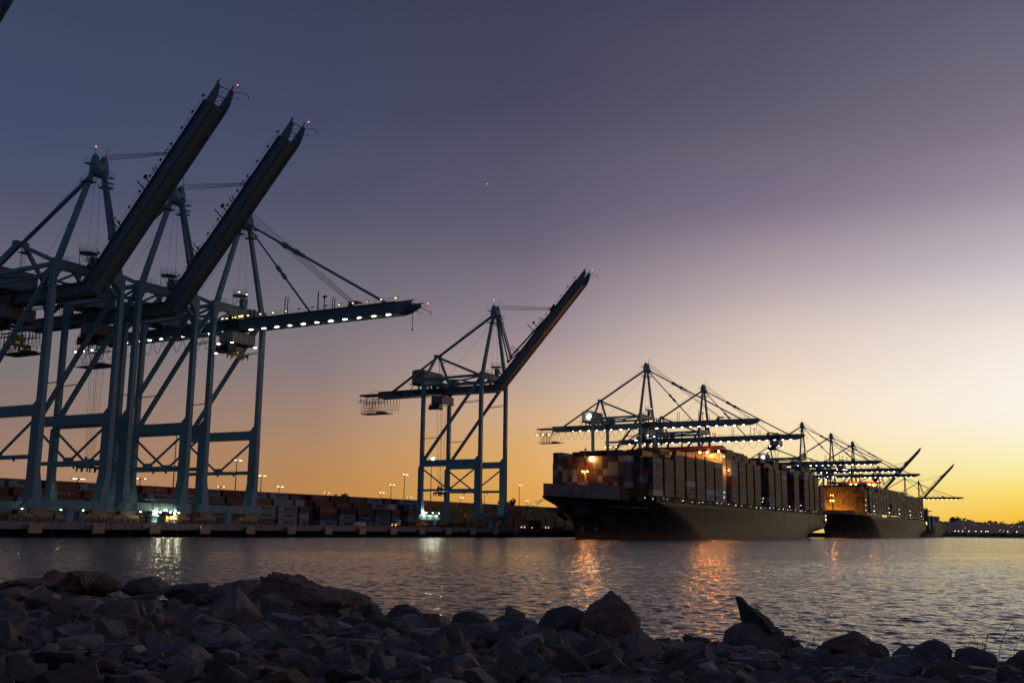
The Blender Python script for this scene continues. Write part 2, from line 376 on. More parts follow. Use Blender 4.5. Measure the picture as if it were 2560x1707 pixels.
def bogie_fn(c, yc):
    def fn(b):
        b.prism([(yc-2.6, 7.05), (yc+2.6, 7.05), (yc+2.4, 6.2), (yc+.5, 5.45), (yc-.5, 5.45), (yc-2.4, 6.2)], c-.6, c+.6, 0, 'x')
        b.box(c-.66, c+.66, yc-.45, yc+.45, 4.9, 5.6, 2)
        for e in (-1, 1):
            q = yc+e*2.35
            b.prism([(q-1.9, 5.55), (q, 6.0), (q+1.9, 5.55), (q+1.75, 4.9), (q-1.75, 4.9)], c-.5, c+.5, 0, 'x')
            for d in (-1.05, 1.05):
                b.prism([(q+d-.8, 4.95), (q+d+.8, 4.95), (q+d+.7, 4.2), (q+d-.7, 4.2)], c-.42, c+.42, 0, 'x')
                for h_ in (-.42, .42): b.tube((c-.3, q+d+h_, 4.02), (c+.3, q+d+h_, 4.02), .4, 1, 10)
                b.box(c+.42, c+.75, q+d-.2, q+d+.2, 4.4, 4.9, 1)
        b.box(c-.2, c+.6, yc-5.0, yc-4.5, 4.2, 5.9, 2).box(c-.2, c+.6, yc+4.5, yc+5.0, 4.2, 5.9, 1)
    return fn
def portal_fn(yc):
    def fn(b):
        b.box(-29.68, -.8, yc-.62, yc+.62, 30.45, 33.3)
        b.prism([(-.8, 33.3), (-.8, 35), (-2.6, 33.3)], yc-.6, yc+.6); b.prism([(-29.68, 33.3), (-29.68, 35), (-27.9, 33.3)], yc-.6, yc+.6)
        for x in (-22, -18.5): b.tube((x, yc, 33.3), (x, yc, 33.9), .1, 0, 5)
    return fn
def lower_fn(yc):
    def fn(b):
        b.tube((-29.7, yc, 20), (-2.4, yc, 20), .55, 0, 12)
        b.tube((-29.6, yc, 29.3), (-17.2, yc, 20.9), .36, 0, 8).tube((-2.5, yc, 29.3), (-14.8, yc, 20.9), .36, 0, 8)
        b.box(-17.6, -14.4, yc-.45, yc+.45, 20.3, 21.5)
        for x in (-21.5, -16, -9): b.box(x-.25, x+.25, yc-.2, yc+.2, 18.9, 19.45)
    return fn
def diag_fn(yc):
    def fn(b):
        b.beam((-29.3, yc, 33.6), (-.6, yc, 69), 1.1, 1.1)
        b.tube((-29.68, yc, 43), (-22.3, yc, 43.2), .16, 0, 6).tube((-.8, yc, 58.6), (-8.6, yc, 58.2), .16, 0, 6).tube((-.8, yc, 59.2), (-8.2, yc, 58.6), .1, 0, 6)
    return fn
def upper_fn(yc):
    def fn(b):
        i = -1 if yc > 0 else 1
        b.beam((-29.7, yc, 69.9), (-.8, yc, 70.2), .9, 1.1)
        b.tube((-29.7, yc+i*.2, 67.0), (-.8, yc+i*.2, 67.3), .34, 0, 8)
        b.tube((-29.7, yc, 69.6), (-14, yc+i*6, 69.4), .4, 0, 8).tube((-.8, yc, 69.6), (-14, yc+i*6, 69.4), .4, 0, 8)
        b.tube((-14, yc+i*6, 69.4), (-14, 0, 69.4), .38, 0, 8)
    return fn
def cross_fn(c):
    def fn(b):
        if c == 0:
            b.box(-.74, .74, -S2+.68, S2-.68, 69.0, 71.6)
            for e in (-1, 1):
                b.prism([(e*(S2-.68), 69.0), (e*(S2-.68), 66.2), (e*(S2-1.6), 68.2), (e*(S2-3.2), 69.0)], -.7, .7, 0, 'x')
                b.beam((0, e*(S2-.7), 65.4), (0, e*4.2, 68.9), .6, .6)
                b.box(-.5, .5, e*3.1-.3, e*3.1+.3, 66.9, 69.0); b.prism([(e*3.4, 69), (e*5.2, 69), (e*3.4, 67.3)], -.45, .45, 0, 'x')
        else:
            b.loft([(68.0, c-.7, c+.7, -S2+.68, S2-.68), (70.3, c-.74, c+.74, -S2+.68, S2-.68)])
            for e in (-1, 1):
                b.box(c-.5, c+.5, e*3.1-.3, e*3.1+.3, 66.9, 68.0)
                b.prism([(e*(S2-.68), 68.0), (e*(S2-.68), 63.5), (e*(S2-2.2), 67.2), (e*(S2-4.5), 68.0)], c-.6, c+.6, 0, 'x')
    return fn
def pylon_fn(sg):
    def fn(b):
        b.beam((0, sg*(S2-.9), 71.3), (.3, sg*1.25, 100.4), 1.25, 1.45, 0, 1.0, 1.15)
        y = lambda z: sg*(S2-.9+(1.25-S2+.9)*(z-71.3)/29.1)
        for z in (76, 81.5, 87): b.box(-.75, .85, y(z)-.75, y(z)+.75, z, z+.14)
        for z in (94.8,):
            b.box(-1.6, 1.9, y(z)-1.5, y(z)+1.5, z, z+.12)
            for px, py in ((-1.5, -1.4), (1.8, -1.4), (1.8, 1.4), (-1.5, 1.4)): b.tube((px, y(z)+py, z), (px, y(z)+py, z+1.1), .04, 0, 4)
            for zz in (.6, 1.1): b.path([(-1.5, y(z)-1.4, z+zz), (1.8, y(z)-1.4, z+zz), (1.8, y(z)+1.4, z+zz), (-1.5, y(z)+1.4, z+zz), (-1.5, y(z)-1.4, z+zz)], .035, 0, 4)
    return fn
def head_fn(b):
    b.box(-1.1, 1.9, -2.0, 2.0, 97.4, 100.6)
    for e in (-1, 1):
        b.loft([(100.5, -1.0, 1.7, e*1.4-.7, e*1.4+.7), (102.4, -.6, 1.2, e*1.4-.55, e*1.4+.55), (103.3, -.1, .7, e*1.4-.4, e*1.4+.4)])
        b.tube((1.9, e*1.3-.4, 98.6), (1.9, e*1.3+.4, 98.6), .8, 0, 10)
        b.box(1.6, 3.2, e*2.6-.8, e*2.6+.8, 97.2, 97.3)
        b.box(-2.2, -.8, e*2.2-.8, e*2.2+.8, 100.6, 100.7)
        for x, z in ((3.1, 97.3), (-2.1, 100.7)):
            for yy in (-.7, .7): b.tube((x, e*2.4+yy, z), (x, e*2.4+yy, z+1.3), .05, 0, 4)
            b.tube((x, e*2.4-.7, z+1.3), (x, e*2.4+.7, z+1.3), .05, 0, 4).tube((x, e*2.4-.7, z+.7), (x, e*2.4+.7, z+.7), .04, 0, 4)
    b.box(2.9, 4.0, .8, 2.6, 95.2, 95.32).box(2.9, 4.0, -2.6, -.8, 96.6, 96.7)
    b.tube((.3, -1.5, 103), (.3, -1.5, 105.2), .07, 0, 5).tube((1.2, 1.5, 102.5), (1.0, 1.5, 105.9), .09, 0, 5).path([(1.0, 1.5, 105.9), (2.7, 1.5, 105.2), (2.7, 1.5, 104.7)], .07)
def back_fn(b):
    b.tube((-.4, 0, 99.2), (-29.8, 0, 82.0), .62, 0, 12)
    b.tube((-.4, 0, 102), (-27, 0, 83.5), .05, 0, 4).tube((-.4, .8, 97), (-26, 1.2, 72), .05, 0, 4)
    b.tube((.1, -.5, 97.6), (-.6, -.9, 71), .045, 0, 4).tube((.4, .7, 97.6), (1.2, 1.0, 74), .045, 0, 4)
def rear_fn(b):
    b.box(-31.2, -29.6, -2.2, 2.2, 81.2, 82.6)
    for e in (-1, 1):
        b.beam((-30.4, e*(S2-.7), 70.3), (-30.4, e*1.4, 81.6), .95, .95)
        b.tube((-30.9, e*.15, 81.6), (-55.5, e*.5, 66.9), .42, 0, 8)
        b.tube((-29.8, e*.3, 81.4), (-.8, e*1.6, 69.3), .5, 0, 8)
    b.box(-29.6, -26.8, -1.4, 1.4, 79.0, 79.12)
    for x in (-29.5, -26.9): 
        for y in (-1.3, 1.3): b.tube((x, y, 79.1), (x, y, 80.2), .04, 0, 4)
    for y in (-1.3, 1.3): b.tube((-29.5, y, 80.2), (-26.9, y, 80.2), .04, 0, 4)
    b.tube((-29.2, -.3, 68), (-29.2, -.3, 81), .12, 0, 5).tube((-28.4, -.3, 68), (-28.4, -.3, 81), .05, 0, 4).tube((-28.4, .3, 68), (-28.4, .3, 81), .05, 0, 4)
    for z in range(69, 80): b.tube((-28.4, -.3, z), (-28.4, .3, z), .03, 0, 4)
def rail(b, x0, x1, y, z, step=2.6):
    n = max(1, int((x1-x0)/step))
    for k in range(n+1):
        x = x0+(x1-x0)*k/n; b.tube((x, y, z), (x, y, z+1.15), .035, 0, 4)
    for h_ in (.6, 1.15): b.tube((x0, y, z+h_), (x1, y, z+h_), .03, 0, 4)
def girder_fn(b):
    b.box(-62.2, 2.4, -2.3, 2.3, 64.0, 66.75)
    b.box(-62.2, 2.4, -3.2, 3.2, 66.75, 66.87); b.box(-62.2, 1.5, -2.75, -2.0, 63.72, 63.98).box(-62.2, 1.5, 2.0, 2.75, 63.72, 63.98)
    for k in range(11): b.box(-60+6*k-.04, -60+6*k+.04, -2.34, -2.29, 64.05, 66.7)
    b.prism([(1.2, 66.8), (4.2, 66.8), (3.6, 68.6), (2.2, 68.6)], -2.6, -1.5); b.prism([(1.2, 66.8), (4.2, 66.8), (3.6, 68.6), (2.2, 68.6)], 1.5, 2.6)
def ext_fn(b):
    for e in (-1, 1):
        b.box(-73.2, -62.25, e*2.4-.25, e*2.4+.25, 65.3, 66.1)
        b.tube((-62.3, e*2.4, 68.0), (-68.5, e*2.4, 66.1), .08, 0, 5)
    for x in (-73, -69, -65): b.box(x-.2, x+.2, -2.1, 2.1, 65.4, 65.9)
    for y in (-3.2, 3.2):
        rail(b, -74, -61, y, 62.4); b.box(-74, -61, min(y, y*.62), max(y, y*.62), 62.3, 62.4)
    for x in (-72.8, -69, -65, -62.5):
        for y in (-2.4, 2.4): b.tube((x, y, 62.4), (x, y, 65.3), .09, 0, 5)
    b.box(-72.2, -57.2, -3.4, 3.4, 56.7, 56.85)
    for y in (-3.3, 3.3): rail(b, -72.1, -57.3, y, 56.85, 1.9)
    for x in (-70.5, -68.5, -66.5, -64.5):
        for y in (-1.8, 1.8): b.tube((x, y, 56.8), (x, y, 62.4), .08, 0, 4)
    for k in range(3):
        for y in (-1.8, 1.8): b.tube((-70.5, y, 58+k*1.5), (-64.5, y, 58.6+k*1.5), .06, 0, 4).tube((-70.5+2*k, y, 56.9), (-68.5+2*k, y, 62.3), .05, 0, 4)
    b.tube((-60.2, 0, 56.9), (-58, 0, 58.2), .06, 0, 4).box(-63, -60, -2, 2, 56.9, 57.7)
def house_fn(b):
    b.box(-39.2, -32.4, -S2+3, S2-2.8, 68.9, 74.7)
    b.loft([(74.7, -39.3, -32.3, -S2+2.9, S2-2.7), (75.3, -37.5, -34, -S2+3.2, S2-3)])
    for k in range(6): b.box(-32.41, -32.34, -S2+4+k*2.6, -S2+4.08+k*2.6, 69, 74.6)
    b.box(-40.2, -31.4, -S2+2.2, S2-2.0, 68.5, 68.7, 1)
    for x in (-39, -33):
        for y in (-2.4, 2.4): b.box(x-.3, x+.3, y-.3, y+.3, 66.87, 68.5, 1)
    b.tube((-38.5, -7.5, 68.5), (-42.5, -4, 66.9), .1, 1, 5).tube((-38.5, -6.8, 68.5), (-42.5, -3.3, 66.9), .1, 1, 5)
    b.box(-27.4, -24.4, S2-4.6, S2-1.6, 67.2, 71.4, 0)
BU = 65.3  # boom hinge height
def boom_fn(b):
    X = 65.3
    b.add(*[[(0, -2.55, -1.6), (60, -2.55, -1.6), (60, 2.55, -1.6), (0, 2.55, -1.6), (0, -2.55, 1.5), (60, -2.55, 1.5), (60, 2.55, 1.5), (0, 2.55, 1.5)],
            [(0, 3, 2, 1), (4, 5, 6, 7), (0, 1, 5, 4), (1, 2, 6, 5), (2, 3, 7, 6), (3, 0, 4, 7)]])
    for e in (-1, 1):
        y0, y1 = (2.2, 2.58) if e > 0 else (-2.58, -2.2)
        b.prism([(60, -1.6), (62, -1.3), (X, .2), (X, 1.2), (66.6, 1.55), (60, 1.55)], y0, y1)
        b.prism([(58, -1.55), (60, -1.55), (60, -1.0)], min(e*1.0, e*2.3), max(e*1.0, e*2.3))
        b.box(0, 60, e*2.75-.42, e*2.75+.42, 1.42, 1.56); b.box(0, 60.5, e*2.0-.16, e*2.0+.16, -1.78, -1.56)
    b.box(0, 58, .9, 1.1, -1.66, -1.54)
    for k in range(12): b.box(3+5*k, 3.1+5*k, -2.61, -2.54, -1.5, 1.45)
    for k in range(14): b.box(2+4.2*k, 2.5+4.2*k, 1.3, 2.1, -1.75, -1.56)
    b.tube((62.5, -2.2, .9), (62.5, 2.2, .9), .16, 0, 6).tube((65, -2.2, .9), (65, 2.2, .9), .13, 0, 6).tube((62.5, -2.2, .8), (65, 2.2, .9), .07, 0, 4).tube((60.2, -2, 0), (62.5, 2.2, .8), .07, 0, 4)
def tipframe_fn(b):
    b.path([(65.0, 2.3, .4), (66.4, 4.3, -.5), (66.4, 6.4, -.5), (65.6, 6.5, -1.2)], .09)
    b.tube((64.8, -2.3, .6), (66.2, -3.9, .5), .08, 0, 5).tube((66.2, -3.9, .5), (65.5, -4.1, -.4), .08, 0, 5)
    b.tube((63.6, 2.3, -.6), (64.8, 4.0, -1.2), .08, 0, 5).tube((64.6, 2.4, .4), (67.2, 3.2, .8), .06, 0, 4).box(67.0, 67.3, 3.0, 3.3, .7, 1.0)
def pend_fn(b): b.tube((64.2, 0, -1.2), (64.2, 0, -6.3), .09, 0, 5).ball((64.2, 0, -6.6), .3, 0, 6, 4).tube((64.2, 0, -1.3), (65.6, .8, .4), .07, 0, 4)
def boomrail_fn(b):
    for y in (-3.1, 3.1): rail(b, 1, 61, y, 1.56)
    for k in range(12): b.box(4+5.1*k, 4.7+5.1*k, -3.25, -2.9, 2.5, 2.85)
POSTS = ((17.5, 6.9, .16, 1), (18.6, 6.6, .16, 1), (30.5, 7.6, .2, 0), (32.9, 6.0, .18, 2), (36.0, 4.9, .15, 1), (36.9, 4.5, .15, 1))
def posts_fn(q):
    def fn(b):
        x, z1, r, bend = POSTS[q]
        b.tube((x, -1.4, 1.4), (x, -1.4, z1), r, 0, 6)
        if bend == 1: b.tube((x, -1.4, z1), (x+.5, -1.4, z1+.5), r*.8, 0, 6)
        if bend == 2: b.box(x-.4, x+.7, -1.7, -1.1, z1-.4, z1+.2)
    return fn
def trestle_fn(b):
    for x in (42.5, 44.5):
        for y in (-1.4, 1.4): b.tube((x-.9, y, 1.5), (x-.2, y, 3.35), .08, 0, 4).tube((x+.9, y, 1.5), (x+.2, y, 3.35), .08, 0, 4)
    b.box(41.9, 45.1, -1.6, 1.6, 3.3, 3.45).ball((41, 0, 1.9), .7, 0, 8, 5).box(41, 42.5, -.1, .1, 1.6, 3.4)
def guide_fn(b):
    b.box(4.3, 6.5, -2.9, -2.3, 1.5, 1.8)
    for x in (4.6, 6.2): b.box(x-.25, x+.25, -2.9, -2.3, 1.5, 4.2).tube((x+.1, -2.8, 3.9), (x+1.1, -2.8, 3.2), .05, 0, 4)
ANG = D2R(47.1)
BS = 1.0   # boom stretch: the smaller cranes have a longer boom for their height
def bp(u, y, h_, up): # point on the boom in crane coordinates
    u *= BS
    if up: return (2.5+u*math.cos(ANG)-h_*math.sin(ANG), y, BU+u*math.sin(ANG)+h_*math.cos(ANG))
    return (2.5+u, y, BU+h_)
def node(b, p, q, k, r):
    p = Vector(p); q = Vector(q); d = (q-p).normalized(); c = p.lerp(q, k); b.tube(c-d*.9, c+d*.9, r, 0, 8)
def stay_fn(outer, up, e):
    def fn(b):
        y = .5; A = (1.9, .4, 98.4) if outer else (1.6, .2, 97.8)
        foot = bp(55.5 if outer else 26.5, y, 1.6, up)
        if not up:
            r = .40 if outer else .33
            mid = (19.2, e*1.6, 88.2) if outer else (16.4, e*1.5, 80.8)
            mid = tuple(Vector(A).lerp(Vector(foot), .315 if outer else .55))
            b.tube(A, mid, r*.9, 0, 8).tube(mid, foot, r, 0, 8)
            for k in (.27, .36) if outer else (.49, .58): node(b, A, foot, k, r*2.1)
            for k in (.30, .33, .4) if outer else (.535,): node(b, A, foot, k, r*1.5)
        else:
            mid = (8.05, y, 79.3) if outer else (7.0, y, 77.3)
            b.tube(A, mid, .42 if outer else .36, 0, 8)
            if outer: b.tube((A[0]+.9, A[1], A[2]), (mid[0]+.8, mid[1], mid[2]), .22, 0, 6)
            b.tube(mid, foot, .40 if outer else .34, 0, 8)
            b.ball(mid, .8, 0, 8, 5)
    return fn
def hoist_fn(up):
    def fn(b):
        for y in (-1.5, -.6, .6, 1.5):
            z = 102.4+.75*y; b.tube((1.2, y*.6, z), bp(43.5, y*.7, 2.6+.75*y*(1 if up else .3), up), .07, 0, 4)
        if up: b.path([bp(43.4, -2.2, 1.5, up), bp(43, -2.2, 4.0, up), bp(41.5, -2.2, 3.9, up)], .1)
    return fn
def tower_fn(b):
    for x in (3.2, 6.2):
        for y in (-S2+6.5, -S2+9.5): b.tube((x-2, y, 71.6), (x-2, y, 74.4), .1, 0, 5)
    b.tube((1.2, -S2+6.5, 71.7), (4.2, -S2+9.5, 74.3), .07, 0, 4).tube((4.2, -S2+6.5, 71.7), (1.2, -S2+6.5, 74.3), .07, 0, 4).tube((1.2, -S2+9.5, 71.7), (4.2, -S2+6.5, 74.3), .07, 0, 4)
    b.tube((2.7, -S2+8, 74.3), (2.7, -S2+8, 74.6), 2.4, 0, 12)
    n = 12
    for k in range(n):
        a = 6.283*k/n; a2 = 6.283*(k+1)/n; P = lambda t, z: (2.7+2.35*math.cos(t), -S2+8+2.35*math.sin(t), z)
        b.tube(P(a, 74.6), P(a, 76.0 if k % 4 else 77.2), .05, 0, 4)
        for z in (75.3, 76.0): b.tube(P(a, z), P(a2, z), .04, 0, 4)
    rail(b, -.7, .7, -S2+3.5, 71.6, 1.4)
    for y in np.arange(-S2+2, -S2+6, 1.3): b.tube((.7, y, 71.6), (.7, y, 72.9), .04, 0, 4)
    b.tube((.7, -S2+2, 72.9), (.7, -S2+6, 72.9), .04, 0, 4).tube((.7, -S2+2, 72.3), (.7, -S2+6, 72.3), .04, 0, 4)
    b.box(.8, 2.2, -S2+10, -S2+12, 71.5, 74.2)
def trolley_fn(b):
    b.box(0, 5.9, -4.9, 4.9, 59.6, 63.0)
    b.box(-.3, 6.2, -5.2, 5.2, 59.3, 59.6, 1)
    for x in (.5, 5.4):
        for y in (-3.2, 3.2): b.box(x-.3, x+.3, y-.25, y+.25, 63.0, 64.3, 1)
    b.box(.2, 5.6, -2.9, -2.5, 64.1, 66.9, 1).box(.2, 5.6, 2.5, 2.9, 64.1, 66.9, 1)
    for k in range(7): b.box(.6+.7*k, .95+.7*k, -4.2, 4.2, 67.6, 68.0, 1)
    for y in (-2.2, 0, 2.2): b.box(5.9, 5.94, y-.06, y+.06, 59.7, 62.9, 1)
def cab_fn(b):
    b.loft([(56.7, -1.2, 3.6, -4.6, -1.4), (57.2, -1.6, 4.0, -4.8, -1.2), (59.1, -1.2, 4.0, -4.8, -1.2)])
    b.box(-1.3, 3.2, -4.86, -4.78, 57.3, 58.9, 1).box(3.95, 4.06, -4.5, -1.5, 57.3, 58.9, 1)
    b.box(-2.4, -1.2, -4.6, -1.2, 56.9, 57.0)
    for y in (-4.6, -1.2): b.tube((-2.4, y, 57), (-2.4, y, 58.1), .05, 0, 4)
    b.tube((-2.4, -4.6, 58.1), (-2.4, -1.2, 58.1), .05, 0, 4)
def spreader_fn(b):  # origin at the underside of the headblock ropes; hangs below z=0
    b.box(-.7, .7, -1.5, 1.5, -1.4, -.2)
    for y in (-1.2, 1.2):
        b.tube((0, y, -.2), (0, y, .5), .35, 0, 8)
        b.box(-.5, .5, y-.25, y+.25, -2.2, -1.4)
    b.box(-.55, .55, -3.1, 3.1, -2.9, -2.2).box(-1.2, 1.2, -3.3, -2.8, -3.1, -2.3).box(-1.2, 1.2, 2.8, 3.3, -3.1, -2.3)
    for x in (-1.25, 1.25):
        for y in (-3.2, -1.5, 1.5, 3.2): b.box(x-.12, x+.12, y-.2, y+.2, -4.0, -2.4)
def festoon_fn(xs, sag):
    def fn(b):
        for y in (-2.9,):
            for k, (a, c) in enumerate(zip(xs, xs[1:])):
                s_ = sag[k % len(sag)]; n = 12; pts = []
                for i in range(n+1):
                    u = i/n; pts.append((a+(c-a)*(u+.1*math.sin(2*math.pi*u)*min(1, 3/(c-a+.1))), y, 63.6-s_*(1-abs(2*u-1)**(4 if c-a < 3 else 2.6 if c-a < 6 else 2))))
                b.path(pts, .09, 0, 5)
        for x in xs:
            b.box(x-.15, x+.15, -3.0, -2.0, 63.35, 63.75)
    return fn
def festoon_xs(tx, out):
    # loops spread evenly from the fixed end to the trolley
    n = 15; end = tx; return [-71+(end+71)*k/n for k in range(n+1)]
def crane(T, label, boom_up, lit, tx, spread=None, scale=1, letters=True, flood=False, cat='crane', num=None):
    global BS
    BS = 1.39 if scale < 1 else 1.0
    r = empty('gantry_crane', L(T+S2*scale, 0, ZQ), label, cat, 'ship to shore cranes along the quay')
    r.scale = (scale,)*3
    P = lambda name, key, fn, mats, **k: ob(name, cm(key, fn, mats), r, **k)
    for land in (0, 1):
        for sg in (-1, 1):
            o = P('leg', f'leg/{land}{sg}', leg_fn(land, sg), TEAL)
            if land and num and sg == num[0]: put_text(num[1], o, (S2*sg-.5, S2*sg+.5, 13.0-ZQ, 14.9-ZQ, -29.66), 'y+', WHITE, name='number')
    for c in (0, -30.48):
        P('sill_beam', f'sill_beam/{c}', sill_fn(c), TEAL)
        for sg in (-1, 1): P('bogie', f'bogie/{c}{sg}', bogie_fn(c, sg*(S2-1.6)), [BOGIE, STEEL, YELLOW])
        P('cross_beam', f'cross_beam/{c}', cross_fn(c), TEAL)
    for y in (-S2, S2):
        P('portal_beam', f'portal_beam/{y}', portal_fn(y), TEAL); P('lower_brace', f'lower_brace/{y}', lower_fn(y), TEAL)
        P('diagonal_brace', f'diagonal_brace/{y}', diag_fn(y), TEAL); P('upper_beam', f'upper_beam/{y}', upper_fn(y), TEAL)
        P('pylon', f'pylon/{y}', pylon_fn(1 if y > 0 else -1), TEAL)
    hd = P('pylon_head', 'pylon_head', head_fn, TEAL)
    P('backstay', 'backstay', back_fn, TEAL); P('rear_frame', 'rear_frame', rear_fn, TEAL)
    gi = P('girder', 'girder', girder_fn, GIRD); P('maintenance_platform', 'maintenance_platform', ext_fn, STEEL)
    if letters: put_text('APM TERMINALS', gi, (-54.1, -31.6, 64.45-ZQ, 66.4-ZQ, -2.335), 'x-', INK)
    ho = P('machinery_house', 'machinery_house', house_fn, [HOUSE, STEEL])
    eb = MB(OFF)
    eb.beam((-37.2, -S2+2.95, 71.4), (-35.9, -S2+2.95, 72.9), .1, .22).beam((-36.4, -S2+2.95, 71.4), (-34.6, -S2+2.95, 73.2), .1, .22)
    if 'emblem' not in _pc: _pc['emblem'] = eb.mesh('emblem', RED)
    ob('emblem', _pc['emblem'], ho)
    P('lookout_platform', 'lookout_platform', tower_fn, TEAL)
    brot = (0, -ANG if boom_up else 0, 0); bl = (2.5, 0, BU-ZQ)
    def B(name, key, fn, mats, parent=r, **k):
        if key not in _pc:
            b = MB(); fn(b); _pc[key] = b.mesh(name, mats)
        return ob(name, _pc[key], parent, **k)
    bo = B('boom', 'boom', boom_fn, GIRD, loc=bl, rot=brot, scale=(BS, 1, 1))
    B('tip_frame', 'tip_frame', tipframe_fn, STEEL, bo); B('railing', 'boom_railing', boomrail_fn, STEEL, bo); [B('rope_post', f'rope_post/{q}', posts_fn(q), STEEL, bo) for q in range(len(POSTS))]; B('rope_trestle', 'rope_trestle', trestle_fn, STEEL, bo); B('rope_guide', 'rope_guide', guide_fn, STEEL, bo)
    if not boom_up: B('pendant_cable', 'pendant_cable', pend_fn, STEEL, bo)
    for outer in (0, 1):
        P('boom_stay', f'boom_stay/{outer}{boom_up}{BS}', stay_fn(outer, boom_up, 1), TEAL)
    P('hoist_rope', f'hoist_rope/{boom_up}{BS}', hoist_fn(boom_up), ROPE)
    xs = festoon_xs(tx if tx < 0 else tx, 0)
    narrow = tx < -15
    P('festoon_cable', f'festoon_cable/{round(tx)}', festoon_fn([-72+k*1.75 for k in range(0, 14)] if narrow else xs, (6.6, 6.2, 6.4, 6.8, 5.9) if narrow else (5.4, 5.2, 5.0)), STEEL)
    tr = P('trolley', 'trolley', trolley_fn, [HOUSE, STEEL], loc=(tx, 0, 0)); ob('operator_cab', cm('operator_cab', cab_fn, [STEEL, GLASS]), tr)
    if spread is not None:
        sx_, sz, sm_ = spread
        B('spreader', 'spreader/'+sm_.name, spreader_fn, sm_, loc=(sx_, 0, sz-ZQ))
        b = MB(); z1 = 59.6-ZQ
        for x in (-.5, .5):
            for y in (-1.2, -.7, .7, 1.2): b.tube((sx_+x, y, sz-ZQ), (max(tx+.4, min(tx+5.5, sx_+x*3)), y*1.5, z1), .045, 0, 4)
        ob('lifting_rope', b.mesh('lifting_rope', ROPE), r)
    if 'warning_light' not in _pc: _pc['warning_light'] = MB().ball((0, 0, 0), .19, 0, 8, 5).mesh('warning_light', L_RED)
    ob('warning_light', _pc['warning_light'], r, (.3, -1.5, 105.4-ZQ)); ob('warning_light', _pc['warning_light'], bo, (67.2, 3.2, 1.3))
    if lit:
        def lm(key, fn, mat):
            if key not in _pc: b = MB(); fn(b); _pc[key] = b.mesh('lamp', mat)
            return _pc[key]
        dl = lm('lamp_down', lambda b: b.box(-.72, -.08, -.2, .2, -.24, -.02).box(.08, .72, -.2, .2, -.24, -.02), L_WHITE)
        wl = lm('lamp_walk', lambda b: b.box(-.3, .3, -.12, .12, -.12, .12), L_WARM)
        if not boom_up:
            for k in range(11): ob('lamp', dl, bo, (4.6+5.25*k, -1.9, -1.8), (rnd.uniform(-.25, .25), 0, rnd.uniform(-.1, .1)), (rnd.uniform(.75, 1.05), 1, rnd.uniform(.7, 1.1)))
            for k in range(12):
                if rnd.random() < .7: ob('walkway_lamp', wl, bo, (4.35+5.1*k, -3.3, 2.4), (0, 0, 0), (rnd.uniform(.4, 1),)*3)
        for x in (-54, -48.6, -43, -37.3, -32.1, -26.5, -22, -16.1, -10.5, -4.5): rnd.random() < .85 and ob('lamp', dl, gi, (x+rnd.uniform(-.3, .3), -1.9, 63.7-ZQ), (rnd.uniform(-.25, .25), 0, 0), (rnd.uniform(.6, 1.05), 1, rnd.uniform(.6, 1.1)))
        for x in (-72.5, -68.5, -64): ob('lamp', dl, r, (x, -3.2, 62.2-ZQ), (0, 0, 0), (.45, 1, 1))
        for x, y in ((.3, -5.3), (6, -5.3), (6, 5.0)): ob('lamp', dl, tr, (x, y, 59.3-ZQ), (0, 0, 0), (.6, 1, 1))
        ob('lamp', dl, tr, (-1.8, -4.4, 56.6-ZQ))
        for a in (0, 2.2): ob('walkway_lamp', wl, r, (2.7+2.1*math.cos(a-1), -S2+8+2.1*math.sin(a-1), 75.2-ZQ))
        for x, y in ((.3, -3.4), (1.6, -3.3), (3.4, -3.3), (-2, -3.3), (-4, -3.3), (4.6, -3.5)): ob('walkway_lamp', wl, r, (x, y, 67.7-ZQ), (0, 0, 0), (1, 1, 1.6))
        if flood: ob('floodlight', lm('flood', lambda b: b.tube((0, 0, 0), (0, -.3, 0), .75, 0, 12), L_GLOW), ho, (-34.6, -S2+2.7, 71.6-ZQ))
    if num and num[1] == '9':
        streak_flood = MB().tube((0, 0, 0), (-.3, 0, 0), .24, 1, 12, .2).tube((.03, 0, 0), (.005, 0, 0), .15, 0, 12).mesh('floodlight', [L_QUAY, STEEL])
        for y in (-9.5, -5.8, -2.6): ob('floodlight', streak_flood, r, (1.25, S2+y, 6.9-ZQ), (0, D2R(22), D2R(-42)))  # two of these three lamps are added to broaden the streak on the water
    if T == 389.81:
        streak_flood = MB().tube((0, 0, 0), (-.3, 0, 0), .2, 1, 12, .15).tube((.03, 0, 0), (.005, 0, 0), .13, 0, 12).mesh('floodlight', [L_QUAY, STEEL])
        for y in (2.5, 7.5, 12.5): ob('floodlight', streak_flood, r, (-29.0, -S2+y, 10.2-ZQ), (0, D2R(16), D2R(-50)))  # one real lamp, two more added beside it for a wider reflection
    # lamps at the sill beams, most of them added fill
    if 'sill_and_fill_lamp' not in _pc: _pc['sill_and_fill_lamp'] = MB().box(-.06, .06, -.14, .14, -.06, .03).mesh('sill_and_fill_lamp', L_GREEN)
    if scale == 1 and T < 380:
        for c in (-1.3, -29.2):
            for y in (-S2+3.2, 0, S2-3.2): ob('sill_and_fill_lamp', _pc['sill_and_fill_lamp'], r, (c-.3 if c < -5 else c-.1, y, 7.4-ZQ))  # rows added to light bogies and legs, waterside ones hidden behind the beam
        for y in (-S2-1.2, S2-2.8): ob('sill_and_fill_lamp', _pc['sill_and_fill_lamp'], r, (-27.6, y, 10.0-ZQ))
    return r
A_ = 'teal container crane'
